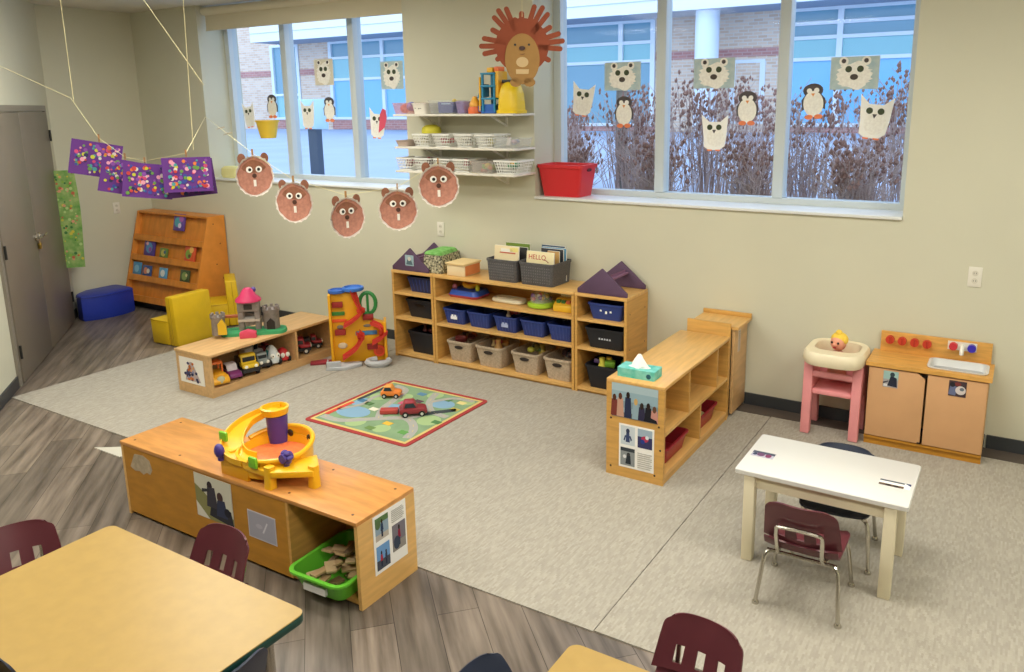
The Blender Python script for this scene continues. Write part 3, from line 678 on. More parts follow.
# tall end cabinet between shelf and wall
t = thing('end_cabinet', 'tall narrow wooden cabinet between the tissue box shelf and the wall', 'cabinet', (-1.66, 4.735, .006))
MB().b2((-.125, 0, .0), (.165, .018, .63), WOOD, bev=.002).build('front_panel', t)
MB().b2((-.115, .018, .59), (.21, .303, .608), WOODY).build('top_panel', t); MB().b2((-.12, .285, .608), (.21, .303, .635), WOOD, bev=.002).build('rim', t)
MB().b2((-.115, .018, .0), (-.095, .30, .59), WOOD).build('side_panel', t)
MB().b2((.166, .03, .02), (.184, .30, .588), WOODP, bev=.002).build('door', t)
card(t, 'text_label', (.1845, .1, .42), (0, 1, 0), (0, 0, 1), .05, .15, textlines(.2, .85, .05, .97, 9, '8d8a92'), 'd8c6b0', label='small printed strip on the door')

# ------------------------------------------------------------------ white table with chairs
t = thing('small_table', 'small white rectangular table with square cream legs', 'table', (-.611, 3.393, CZ))
TW, TD, TH = .70, .43, .43
MB().loft([rr(TW, TD, .012, TH - .02), rr(TW, TD, .012, TH - .003), rr(TW - .006, TD - .006, .012, TH)], mat('white_laminate', 'dddcd8', .3, .5)).build('tabletop', t)
CR = mat('cream_leg', 'e6dcbf', .45, .4)
mb = MB().b2((-.28, -.185, TH - .085), (.28, -.165, TH - .02), CR).b2((-.28, .165, TH - .085), (.28, .185, TH - .02), CR).b2((-.285, -.165, TH - .085), (-.265, .165, TH - .02), CR).b2((.265, -.165, TH - .085), (.285, .165, TH - .02), CR)
mb.build('apron', t)
for sx in (-1, 1):
    for sy in (-1, 1): MB().b2((sx * .285 - .024, sy * .185 - .024, 0), (sx * .285 + .024, sy * .185 + .024, TH - .02), CR, bev=.004).build('leg', t)
card(t, 'photo', (-.33, -.05, TH + .0002), (1, 0, 0), (0, 1, 0), .10, .06, [('r', 0, 0, 1, 1, 'b9b6c4'), ('r', 0, .6, 1, 1, '4a5060'), ('e', .4, .45, .18, .3, '6a4868'), ('e', .75, .4, .14, .3, '7d3a5c'), ('e', .15, .4, .1, .2, '39405a')], th=.0008, label='small purple photo stuck on the table top')
card(t, 'photo', (.215, -.06, TH + .0002), (1, 0, 0), (0, 1, 0), .12, .055, [('r', 0, .75, .8, 1, '5b5f66'), ('r', .0, 0, .8, .35, '6a5648'), ('e', .3, .15, .1, .16, '39302c'), ('e', .55, .15, .1, .16, '39302c'), ('p', [(.8, 1), (1, 1), (1, .6)], '3f4570')], th=.0008, label='faded photo stuck on the table top')

def chair(label, loc, rz, shell, sh=.25, top=.47, name='child_chair', group=None):
    t = thing(name, label, 'chair', loc, rz, group)
    Wd = .30
    def back(u, v):
        z = sh + .045 + (top - sh - .045) * v
        hw = Wd / 2 * (1 - .10 * v) ; 
        if v > .78: hw *= math.sqrt(max(0.02, 1 - ((v - .78) / .22) ** 3 * .22))
        x = (u - .5) * 2 * hw
        y = -.135 - .07 * v + .03 * (2 * u - 1) ** 2
        z -= .02 * abs(2 * u - 1) ** 6 * max(0, (v - .4) / .6) ** 2
        return (x, y, z)
    def hole(i, j): return 2 <= j <= 6 and i in (4, 5, 9, 10, 14, 15)
    MB().sheet(back, 20, 16, .007, shell, hole).build('backrest', t, ang=60)
    def seat(u, v):
        x = (u - .5) * Wd * (1 - .06 * (1 - v)); y = -.145 + .29 * v
        z = sh - .012 * math.sin(PI * v) + .012 * abs(2 * u - 1) ** 3 - .014 * max(0, v - .8) / .2
        if v < .14: z += .045 * (1 - v / .14) ** 2
        c = max(0, (v - .85) / .15); x *= 1 - .12 * c * c
        return (x, y, z)
    MB().sheet(seat, 12, 14, .007, shell).build('seat', t, ang=60)
    r = .0085
    mb = MB()
    hwid = .086
    mb.tube(smooth([(-.13, .12, sh - .022), (-.1, -.05, sh - .022), (-hwid, -.13, sh - .01), (-hwid, -.165, sh + .05), (-hwid, -.18, sh + .11), (-hwid + .02, -.187, sh + .13), (hwid - .02, -.187, sh + .13), (hwid, -.18, sh + .11), (hwid, -.165, sh + .05), (hwid, -.13, sh - .01), (.1, -.05, sh - .022), (.13, .12, sh - .022)], 3), r, CHROME, 8)
    mb.tube([(-.135, -.1, sh - .03), (.135, -.1, sh - .03)], r, CHROME); mb.tube([(-.13, .1, sh - .028), (.13, .1, sh - .028)], r, CHROME)
    mb.build('frame', t)
    for sx in (-1, 1):
        for sy in (-1, 1):
            a = (sx * .115, sy * .10, sh - .028)
            g = MB().tube(smooth([a, (sx * .14, sy * .115, sh - .05), (sx * .152, sy * .135, .1), (sx * .16, sy * .155, .012)], 3), r, CHROME)
            lo = g.build('leg', t); MB().lathe([(.0, 0), (.014, .0), (.015, .006), (.01, .016), (0, .016)], CHROME, (sx * .16, sy * .155, 0), 12).build('foot_glide', lo)
    return t
MAR = mat('maroon_shell', '5f2b33', .38, .45, var=.05, vs=10); NAV = mat('navy_shell', '232b3f', .38, .45, var=.05, vs=10)
chair('maroon plastic child chair with chrome legs at the near side of the white table', (-.612, 3.06, CZ), .02, MAR, top=.485)
chair('navy plastic child chair tucked under the far side of the white table', (-.58, 3.49, CZ), PI + .06, NAV, top=.425)

# ------------------------------------------------------------------ two big activity tables
YT = mat('maple_laminate', 'b09150', .35, .45, var=.035, vs=18); GE = mat('dark_green_edge', '17403a', .4, .5)
def big_table(label, x0, x1, y0, y1):
    t = thing('activity_table', label, 'table', ((x0 + x1) / 2, (y0 + y1) / 2, 0))
    w, d_ = x1 - x0, y1 - y0
    MB().loft([rr(w - .004, d_ - .004, .03, .4965, n=6), rr(w - .004, d_ - .004, .03, .5, n=6)], YT).build('tabletop', t)
    MB().loft([rr(w - .004, d_ - .004, .03, .47, n=6), rr(w, d_, .032, .474, n=6), rr(w, d_, .032, .4925, n=6), rr(w - .004, d_ - .004, .03, .4965, n=6)], GE).build('edge_band', t)
    for sx in (-1, 1):
        for sy in (-1, 1):
            l = MB().cyl((sx * (w / 2 - .09), sy * (d_ / 2 - .09), .2), (sx * (w / 2 - .09), sy * (d_ / 2 - .09), .47), .022, CHROME)
            l.cyl((sx * (w / 2 - .09), sy * (d_ / 2 - .09), .0), (sx * (w / 2 - .09), sy * (d_ / 2 - .09), .24), .027, DARK); l.build('leg', t)
big_table('large yellow table with dark green edge at the lower left', -2.77, -1.742, .76, 1.458)
big_table('large yellow table at the bottom beside the navy chair and maroon chair', -.975, .30, .98, 1.742)
chair('maroon chair at the left end of the large lower left table', (-2.93, 1.20, 0), -PI / 2 - .35, MAR, sh=.28, top=.49)
chair('maroon chair between the lower left table and the long low shelf', (-2.38, 1.475, 0), PI, MAR, sh=.28, top=.49)
chair('navy chair at the right end of the large lower left table', (-1.86, 1.13, 0), PI / 2, NAV, sh=.28, top=.55)
chair('navy chair at the near side of the lower left table', (-2.36, 1.02, 0), 0, NAV, sh=.28, top=.56)
chair('navy chair at the left end of the bottom table', (-1.03, 1.56, 0), -PI / 2, NAV, sh=.26, top=.43)
chair('maroon chair at the far side of the bottom table, on the carpet edge', (-.70, 1.86, 0), PI - .1, MAR, sh=.28, top=.485).scale = (.93, .95, 1)

# ------------------------------------------------------------------ long low storage shelves under the window
UF, UB, UH = 4.69, 5.035, .727          # front, back, height
def unit(label, x0, x1, levels):
    t = thing('storage_shelf', label, 'shelf', ((x0 + x1) / 2, UF, CZ), 0, 'storage shelves against the window wall')
    w = (x1 - x0) / 2; d_ = UB - UF; h = UH - CZ
    MB().b2((-w, -.003, h - .022), (w, d_, h), WOODT, bev=.002).build('top_panel', t)
    for s in (-1, 1): MB().b2((s * w, 0, 0), (s * (w - .02), d_, h - .022), WOOD).build('side_panel', t)
    MB().b2((-w + .02, d_ - .012, .02), (w - .02, d_ - .002, h - .022), WOOD).build('back_panel', t)
    for z in levels: MB().b2((-w + .02, .001, z - .02), (w - .02, d_ - .012, z), WOODT).build('shelf_board', t)
    MB().b2((-w + .02, .02, 0), (w - .02, .035, levels[0] - .02), WOOD).build('plinth', t)
    s = MB()
    for sx in (-1, 1):
        for y in (.05, d_ - .05):
            for z in (.1, .35, .6): s.cyl((sx * w, y, z), (sx * (w + .0012), y, z), .005, pl('5c3b1c'), seg=8)
    s.build('screw_cover', t)
    return t
LV = (.038, .335, .542)
unit('narrow wooden cubby shelf at the left end, purple roof and green cloth on top', -4.275, -3.858, LV)
unit('wide wooden shelf in the middle holding blue baskets and beige bins', -3.852, -2.602, LV)
unit('narrow wooden cubby shelf at the right end, purple roof alone on top', -2.596, -2.195, LV)
LZ = [CZ + z + .001 for z in LV]
NB = mat('navy_bin_plastic', '27305a', .4, .45); BB = mat('blue_bin_plastic', '2b3f86', .4, .45); BK = mat('black_bin_plastic', '1d1f26', .45, .4)
BG = mat('beige_woven_plastic', 'b9a892', .6, .3, var=.14, vs=70, bump=.5, bs=90)
def hbin(label, x, y, z, w, d_, h, m, name='bin', cat='bin', group=None, tag=None, slot='3d3a38', rz=0, lattice=False):
    t = thing(name, label, cat, (x, y, z), rz, group)
    ctr(m, 0, 0, w, d_, h, taper=.84, rim=.007, r=.018).build('tub', t)
    if slot:
        MB().prism([(a, b_) for a, b_ in ngon(14, 1, 0, h * .72, 0, w * .17, h * .085)], 'y', -d_ / 2 - .003, -d_ / 2 + .016, pl(slot)).build('handle_slot', t)
    if lattice:
        q = MB(); lm = MATS.get('rib') or mat('rib', '3a4f9a', .4)
        for k in range(7):
            x_ = -w * .42 + w * .84 * k / 6; q.bar((x_ * .86, -d_ * .42 - .002, .01), (x_, -d_ / 2 - .002, h * .88), .005, .004, lm)
        q.build('ribs', t)
    if tag: MB().box((0, -d_ * .465 - .002, h * .5), (w * .3, .004, h * .35), pl(tag, .7), R=Matrix.Rotation(D(-6), 4, 'X')).build('label_tag', t)
    return t
# end units
lx, rx_ = -4.03, -2.37
hbin('navy bin on the top level of the left narrow cubby shelf', lx, 4.86, LZ[2], .26, .24, .125, NB, slot=None, lattice=True)
hbin('black bin with oval handle on the middle level of the left narrow cubby shelf', lx, 4.86, LZ[1], .29, .26, .15, BK, slot='000000')
hbin('black bin with dark toys on the bottom level of the left narrow cubby shelf', lx, 4.86, LZ[0], .27, .26, .18, BK, slot=None)
b_ = hbin('blue bin with white marks on the top level of the right narrow cubby shelf', rx_, 4.83, LZ[2], .26, .24, .115, BB, slot=None)
mb = MB()
for x, z in ((-.035, .07), (.005, .055), (.04, .065)): mb.box((x, -.112, z), (.014, .004, .02), WHITE, R=Matrix.Rotation(D(-8), 4, 'X'))
mb.build('white_mark', b_)
b_ = hbin('black bin with faint writing on the middle level of the right narrow cubby shelf', rx_, 4.83, LZ[1], .30, .26, .145, BK, slot=None)
mb = MB()
for k in range(5): mb.box((-.04 + .02 * k, -.121, .072), (.012, .003, .012), pl('b9bcc4'), R=Matrix.Rotation(D(-8), 4, 'X'))
mb.build('writing', b_)
hbin('black bin of green and yellow toys at the bottom of the right cubby shelf', rx_ - .0, 4.84, LZ[0], .30, .27, .17, BK, slot=None)
random.seed(11)
def pieces(x, y, z, w, d_, cols, r, lab, group, name='toy_piece', kind='mix'):
    for k, c in enumerate(cols):
        px = x + (random.random() - .5) * w; py = y + (random.random() - .5) * d_; mb = MB(); rr_ = r * random.uniform(.8, 1.25)
        s_ = k % 3
        if s_ == 0: mb.ell((0, 0, 0), (rr_, rr_ * .8, rr_ * .7), pl(c), seg=12)
        elif s_ == 1: mb.box((0, 0, 0), (rr_ * 2, rr_ * 1.3, rr_ * 1.1), pl(c), R=Matrix.Rotation(random.uniform(-.6, .6), 4, 'X'), bev=.006)
        else: mb.lathe([(rr_ * .8, -rr_), (rr_ * .9, -rr_ * .8), (rr_ * .45, rr_ * .2), (rr_ * .5, rr_), (0, rr_)], pl(c), seg=12)
        solo(mb, name, lab, 'toy', (px, py, z + random.uniform(0, .02)), random.uniform(0, 3), group)
pieces(rx_, 4.80, LZ[0] + .165, .2, .12, ['7fae3a', '6f9e34', 'c9c04a', '7fae3a', '5a3f7a', 'd8c04a'], .035, 'green or yellow toy heaped in the black bottom bin of the right cubby', 'toys in the right bottom bin')
pieces(lx, 4.84, LZ[0] + .16, .17, .14, ['6b2a30', '2a2a30', '7a3a3a', '3a2f3a'], .03, 'dark red toy heaped in the black bottom bin of the left cubby', 'toys in the left bottom bin')
# middle unit: blue baskets and beige bins
for x, lab, tg in ((-3.69, 'first blue basket from the left, with a white tag', 'e4e6ea'), (-3.46, 'second blue basket from the left on the middle level', None), (-3.215, 'third blue basket from the left, with pinkish toys', 'a8b4d8'), (-2.975, 'fourth blue basket from the left on the middle level', None), (-2.74, 'rightmost of the five blue baskets on the middle level', None)):
    hbin(lab, x, 4.84, LZ[1], .20, .23, .12, BB, 'basket', 'basket', 'blue baskets', tg, None, lattice=True)
pieces(-3.2, 4.85, LZ[1] + .12, .1, .12, ['d98a72', 'a2405a', 'c9b8a0', 'd46a5a'], .028, 'pinkish toy piece in the third blue basket', 'toys in the third blue basket')
pieces(-2.74, 4.85, LZ[1] + .11, .1, .12, ['23325a', '2a2f4a'], .026, 'dark toy piece in the rightmost blue basket', 'toys in the rightmost blue basket')
BX = ((-3.64, .225), (-3.36, .235), (-3.035, .23), (-2.755, .225))
for (x, w), lab, cols in zip(BX, ('leftmost beige woven bin on the bottom level, filled with dark red toys', 'second beige woven bin from the left, filled with wooden toys', 'third beige woven bin from the left, with green and yellow toys', 'rightmost beige woven bin on the bottom level, with dark toys'),
                             (['6e2f2f', '8a3a34', '3a3030', 'a8583a', '6e2f2f'], ['b08850', '9c3038', 'd0a060', '6a4a30', 'b88a50', 'c8a870'], ['b8b848', '5a7a3a', 'c0ac50', '4a4a38', '8a8a40'], ['3a2a2e', '4a3035', '2e282c', '55383a'])):
    hbin(lab, x, 4.845, LZ[0], w, .27, .165, BG, 'bin', 'bin', 'beige woven bins', None, '2d2523')
    pieces(x, 4.85, LZ[0] + .155, w * .6, .16, cols, .033, 'toy piece heaped in the ' + lab.split(',')[0].replace(' on the bottom level', ''), 'toys in the ' + lab.split(' beige')[0] + ' beige bin')
# toys on the top level of the middle unit
t = thing('steering_toy', 'blue and red toy tray with yellow ring on the top level', 'toy', (-3.63, 4.86, LZ[2]))
MB().loft([rr(.27, .2, .04, 0), rr(.29, .22, .045, .02)], pl('b03a48')).build('red_base', t); MB().loft([rr(.28, .21, .04, .0205), rr(.25, .18, .04, .055)], pl('2f56b8')).build('blue_tray', t)
mb = MB().tube([(.01 + .06 * math.cos(a), .02 + .045 * math.sin(a), .095 + .015 * math.sin(a)) for a in [2 * PI * k / 20 for k in range(20)]], .018, pl('efb52e'), 8, True); mb.cyl((.01, .02, .055), (.01, .02, .10), .03, pl('c06a3a')).build('yellow_ring', t)
MB().ell((.1, -.03, .075), (.018, .018, .03), pl('c8cf3a')).build('lever', t); MB().ell((-.11, -.04, .07), (.02, .02, .024), pl('b86a80')).build('button', t)
t = thing('toy_keyboard', 'flat cream oblong toy lying on the top level of the middle shelf', 'toy', (-3.24, 4.84, LZ[2]), -.05)
MB().loft([rr(.27, .12, .055, 0), rr(.29, .14, .06, .012), rr(.28, .13, .06, .03), rr(.22, .09, .04, .036)], pl('e2dcc2')).build('body', t)
mb = MB()
for k in range(7): mb.b2((-.095 + .028 * k, -.03, .036), (-.075 + .028 * k, .03, .039), pl('d6cfae'))
mb.build('keys', t)
t = thing('dome_toy', 'clear dome toy with coloured balls on a lime base, top level', 'toy', (-2.955, 4.84, LZ[2]))
MB().lathe([(.09, 0), (.105, .01), (.105, .03), (.09, .04), (0, .04)], pl('a8d23a')).build('base', t)
gm = bpy.data.materials.new('clear_dome'); gm.use_nodes = True; b0 = gm.node_tree.nodes['Principled BSDF']
b0.inputs['Base Color'].default_value = (.9, .95, .95, 1); b0.inputs['Alpha'].default_value = .22; b0.inputs['Roughness'].default_value = .1
MB().lathe([(.085, .041), (.085, .07), (.07, .10), (.04, .124), (0, .13)], gm).build('dome', t, label='clear dome')
mb = MB(); random.seed(2)
for k in range(14): mb.ell((random.uniform(-.05, .05), random.uniform(-.05, .05), .058 + .003 * k), (.017,) * 3, pl(('7a4a9a', 'c84a5a', '4a9a5a', 'd8b83a', 'e8e4da')[k % 5]), seg=10)
mb.build('balls', t, kind='stuff'); MB().cyl((0, 0, .13), (0, 0, .145), .014, pl('8a3a5a')).build('knob', t)
t = thing('toy_piano', 'yellow toy with coloured keys on the top level of the middle shelf', 'toy', (-2.72, 4.83, LZ[2]))
MB().prism([(-.07, 0), (.06, 0), (.06, .09), (-.01, .09), (-.07, .045)], 'x', -.095, .095, pl('edbf34'), bev=.008).build('body', t)
for k, c in enumerate(('3a7a3a', '3a7a3a', 'd86a3a', 'd8503a')):
    MB().b2((-.075 + .04 * k, -.05, .06), (-.045 + .04 * k, -.015, .082), pl(c)).build('key', t)
MB().b2((-.08, .02, .09), (.08, .05, .12), pl('e2ddb0'), bev=.005).build('panel', t)

# purple gables, cloth, box and baskets on top
PUR = mat('purple_board', '5c465f', .6, .3, var=.06, vs=9); PUR2 = mat('purple_board_light', '8a6484', .6, .3)
def gable(label, x0, x1, sticker=False):
    w = (x1 - x0) / 2
    t = thing('toy_house_roof', label, 'toy roof', ((x0 + x1) / 2, 4.70, UH + .001))
    tri = [(-w, 0), (w, 0), (w, .028), (.0, .185), (-w, .03)]
    g = MB().prism(tri, 'y', 0, .016, PUR, bev=.003).build('front_gable', t)
    MB().prism(tri, 'y', .30, .316, PUR, bev=.003).build('back_gable', t)
    MB().prism([(.02, .09), (.035, .10), (.035, .13), (.02, .12)], 'y', .016, .30, PUR2).b2((.0, .016, .10), (.06, .30, .112), PUR2).build('ridge_board', t)
    if sticker: card(t, 'picture', (-.045, -.001, .045), (1, 0, 0), (0, 0, 1), .085, .085, [('r', 0, 0, 1, 1, '9fb8c0'), ('p', [(.1, .1), (.9, .1), (.7, .6), (.3, .7)], '5a6f78'), ('e', .5, .65, .2, .2, 'd0ccc0')])
gable('purple wooden roof gables with a small picture, on the left end of the shelves', -4.27, -3.90, True)
gable('purple wooden roof gables without a picture, on the right end of the shelves', -2.58, -2.20)
t = thing('folded_cloth', 'folded green and dotted cloth beside the purple roof with a picture', 'cloth', (-3.895, 4.87, UH + .001), .12)
MB().loft([rr(.15, .27, .03, .14, 0, 0), rr(.16, .28, .03, .15, -.01, 0), rr(.13, .26, .03, .165, -.01, 0)], mat('green_cloth', '6fb35a', .9, .1, h2='94cc7c', vs=30)).build('green_top', t)
DOT = mat('dotted_cloth', 'd8d2b2', .9, .1, h2='2c2c28', vs=60)
MB().loft([rr(.17, .29, .02, 0), rr(.18, .3, .02, .07), rr(.165, .29, .02, .14)], DOT).build('dotted_layer', t)
t = thing('wooden_box', 'small pale box with a folded lid and orange side on top of the shelves', 'box', (-3.655, 4.83, UH + .001), -.02)
MB().b2((-.085, -.1, 0), (.085, .1, .085), pl('ecd8b0', .7), bev=.002).build('body', t); MB().b2((-.092, -.11, .086), (.092, .11, .1), pl('f0d49c', .7), bev=.002).build('lid', t)
MB().b2((.0852, -.09, .005), (.0872, .09, .08), pl('e08a50', .7)).build('side_panel', t, label='orange side panel')
GB = mat('grey_basket_plastic', '5b5a5c', .55, .35, var=.2, vs=90, bump=.5, bs=120)
def basket(label, x, w):
    t = thing('basket', label, 'basket', (x, 4.865, UH + .001), -.03, 'grey book baskets')
    ctr(GB, 0, 0, w, .27, .165, taper=.94, th=.01, rim=.006, r=.025).build('tub', t)
    q = MB(); hm = pl('7b7a7c', .6)
    for i in range(13):
        for k in range(6): q.box((-w * .40 + w * .8 * i / 12, -.1335 + .0025 * (5 - k) * .1, .025 + .021 * k), (.006, .004, .008), hm)
    q.build('weave', t, kind='stuff')
basket('left grey plastic basket of books on the long shelf', -3.235, .27); basket('right grey plastic basket of books with HELLO book', -2.935, .29)
def book(label, loc, w, h, th, cov, rz=0, tilt=.0, extra=None, group=None):
    t = thing('book', label, 'book', loc, rz, group); R_ = Matrix.Rotation(tilt, 4, 'X')
    mb = MB(); mb.M = R_; mb.b2((-w / 2, -th / 2, 0), (w / 2, th / 2, h), pl(cov, .5), bev=.0015); mb.build('cover', t)
    mb = MB(); mb.M = R_; mb.b2((-w / 2 + .004, -th / 2 + .002, .004), (w / 2 + .0015, th / 2 - .002, h + .0015), pl('f0ece0', .8)); mb.build('pages', t)
    if extra:
        for nm, a, b1, c in extra:
            mb = MB(); mb.M = R_; mb.b2((a[0], -th / 2 - .001, a[1]), (b1[0], -th / 2, b1[1]), pl(c, .6)); mb.build(nm, t)
    return t
zb = UH + .012
book('cream picture book with red lettering at the front of the left grey basket', (-3.235, 4.79, zb), .215, .245, .012, 'ead9b0', 0, -.10, [('title_block', (-.06, .19), (.08, .2), 'c8664a'), ('title_block', (-.05, .2), (.06, .225), 'f4f0e2'), ('picture', (.03, .205), (.1, .235), 'eee08a')])
book('olive green book standing at the back of the left grey basket', (-3.225, 4.945, zb), .21, .245, .012, '6f8a2e', .03, -.02)
book('white book in the middle of the left grey basket', (-3.26, 4.86, zb), .2, .22, .012, 'e8e6da', -.02)
book('black spined book beside the olive book in the left grey basket', (-3.195, 4.905, zb), .16, .225, .012, '2e2e30', .03, -.02)
hb = book('cream HELLO book at the front of the right grey basket', (-2.945, 4.79, zb), .235, .225, .012, 'efe2b4', -.03, -.12)
f = bpy.data.curves.new('HELLO', 'FONT'); f.body = 'HELLO'; f.size = .05; f.extrude = .0006
fo = bpy.data.objects.new('tmp', f); me = bpy.data.meshes.new_from_object(fo); bpy.data.objects.remove(fo)
me.materials.append(pl('c0443c', .6)); o = bpy.data.objects.new('title', me); COL.objects.link(o); o.parent = hb
o.matrix_local = Matrix.Rotation(-.12, 4, 'X') @ Matrix.Translation((-.1, -.0068, .168)) @ Matrix.Rotation(D(90), 4, 'X')
MB().tube([(.05, -.0295, .18), (.08, -.029, .175), (.1, -.028, .16)], .003, pl('9a4a38')).build('picture_mark', hb)
for x, y, w, h, c, lab in ((-2.92, 4.955, .2, .25, '2f4a6a', 'dark blue patterned book at the back of the right grey basket'), (-2.90, 4.905, .19, .235, '30323a', 'black book behind the HELLO book'), (-2.90, 4.93, .21, .24, '5a9ac0', 'light blue book at the rear of the right grey basket'), (-2.87, 4.87, .1, .225, 'c8a060', 'tan book at the right side of the right grey basket'), (-2.94, 4.835, .16, .2, 'b8848a', 'pink book between HELLO and black books')):
    book(lab, (x, y, zb), w, h, .012, c, -.03, -.02)

# ------------------------------------------------------------------ reading corner
t = thing('book_rack', 'sloping orange wooden book display rack in the far left corner', 'book rack', (-7.325, 4.60, 0))
rw = .575; ZB, ZT = .06, .975; TY = .25; BY = .435
prof = [(0, ZB), (0, ZB + .06), (TY, ZT), (BY, ZT), (BY, ZB)]
for s in (-1, 1): MB().prism(prof, 'x', s * rw - (.02 if s > 0 else 0), s * rw + (0 if s > 0 else .02), WOODO, bev=.002).build('side_panel', t)
fy = lambda z: .047 + (z - ZB - .06) / (ZT - ZB - .06) * TY
MB().prism([(.047, ZB + .03), (.062, ZB + .03), (TY + .062, ZT - .015), (TY + .047, ZT - .015)], 'x', -rw + .02, rw - .02, WOODO).build('sloped_back', t)
for z in (.13, .33, .53, .73):
    y = fy(z)
    MB().b2((-rw + .02, y - .036, z - .01), (rw - .02, y + .002, z), WOODO).prism([(fy(z - .045) - .046, z - .045), (fy(z - .045) - .036, z - .045), (y - .032, z + .012), (y - .042, z + .012)], 'x', -rw + .021, rw - .021, WOODO).build('display_ledge', t)
MB().b2((-rw + .02, TY, ZT - .02), (rw - .02, BY, ZT - .002), WOODO).build('top_panel', t)
MB().b2((-rw + .03, .06, 0), (rw - .03, .42, ZB), DARK).build('base', t)
s = MB()
for y, z in ((.30, .9), (.36, .7), (.3, .5), (.36, .35)): s.cyl((rw, y, z), (rw + .001, y, z), .007, pl('6b3a14'), seg=8)
s.build('screw_cover', t)
def board_book(lab, x, z, w, h, c, deco):
    y = fy(z) - .016
    k = thing('board_book', lab, 'book', (-7.325 + x, 4.60 + y, z + .002))
    mb = MB(); mb.M = Matrix.Rotation(D(-14), 4, 'X'); mb.b2((-w / 2, -.009, 0), (w / 2, .006, h), pl(c, .4), bev=.002); mb.build('cover', k)
    mb = MB(); mb.M = Matrix.Rotation(D(-14), 4, 'X')
    for q, (cx, cz, r, cc) in enumerate(deco): mb.prism(ngon(12, r * w, cx * w, cz * h), 'y', -.0102 - .0003 * q, -.009, pl(cc, .5))
    mb.build('cover_picture', k)
for a in (('purple board book with teal picture at the top of the rack', .12, .81, .17, .17, '6a4fa0', [(-.1, .5, .3, '5aa8b8'), (.2, .7, .2, 'b06ab8'), (.1, .3, .15, 'e0d0e8')]),
          ('purple board book at the left of the middle rack ledge', -.30, .53, .17, .17, '59459a', [(0, .5, .32, '5a9ac8'), (.1, .4, .15, '9a5ab0'), (-.2, .75, .12, 'e8b0c0')]),
          ('small green board book beside the purple one on the middle ledge', -.06, .53, .12, .10, '6f8f4a', [(0, .5, .3, 'c8c060'), (.2, .6, .15, '4a6a8a')]),
          ('orange red board book at the right of the middle ledge', .36, .53, .16, .18, 'e0603c', [(-.1, .4, .3, '8aa84a'), (.15, .65, .2, 'f0c06a'), (0, .3, .12, '6a4a3a')]),
          ('light blue board book at the left end of the low ledge', -.46, .33, .13, .13, '4f94c0', [(0, .5, .3, '8ac0dc')]),
          ('dark blue board book, second along the low ledge', -.29, .33, .14, .11, '3f5a94', [(-.1, .5, .25, 'd88a6a'), (.2, .5, .18, 'e0d8c8')]),
          ('sky blue board book, third along the low ledge', -.02, .33, .12, .11, '6aaed8', [(0, .5, .3, 'e8ece8')]),
          ('dark green board book at the right of the low ledge', .33, .33, .14, .12, '4a5a3a', [(0, .5, .3, '8aa05a'), (.2, .6, .12, 'd8c890')])): board_book(*a)
BLU = mat('blue_vinyl', '2238a4', .42, .45, var=.06, vs=6, bump=.25, bs=9)
pts = [(-7.66, 4.03), (-7.60, 4.14), (-7.575, 4.28), (-7.585, 4.42), (-7.62, 4.53), (-7.68, 4.555), (-7.80, 4.56), (-7.90, 4.555), (-7.925, 4.52), (-7.925, 4.36), (-7.925, 4.20), (-7.86, 4.10), (-7.76, 4.04)]
cx, cy = -7.75, 4.3
ring = lambda k, z: [((x - cx) * k, (y - cy) * k, z) for x, y in pts]
mb = MB().loft([ring(.96, 0), ring(1, .02), ring(1, .215), ring(.97, .24), ring(.85, .25)], BLU)
t = thing('floor_cushion', 'blue vinyl wedge cushion on the floor by the closet door', 'cushion', (cx, cy, 0)); mb.build('cushion', t)
mb = MB().tube([(x, y, z) for x, y, z in ring(1.003, .228)], .005, pl('1b2c86', .45), 6, True); mb.build('seam', t)
YEL = mat('yellow_vinyl', 'd9b41c', .42, .45, var=.05, vs=7, bump=.25, bs=9)
def foam_chair(label, loc, rz):
    t = thing('foam_chair', label, 'chair', loc, rz)
    MB().prism([(-.17, .0), (.055, 0), (.055, .215), (-.18, .215)], 'y', -.19, .19, YEL, bev=.012).build('seat', t)
    MB().prism([(.057, 0), (.17, 0), (.145, .43), (.045, .43)], 'y', -.19, .19, YEL, bev=.012).build('backrest', t)
    MB().tube([(.115 - .0, -.191, .005), (.10, -.191, .42)], .003, pl('b8950f', .5), 6).tube([(-.175, -.191, .21), (.05, -.191, .21)], .003, pl('b8950f', .5), 6).build('seam', t)
foam_chair('yellow foam chair right behind the low toy bench', (-6.24, 4.13, CZ), .05)
foam_chair('yellow foam chair farther back, beside the book rack', (-6.44, 4.68, CZ), D(54))

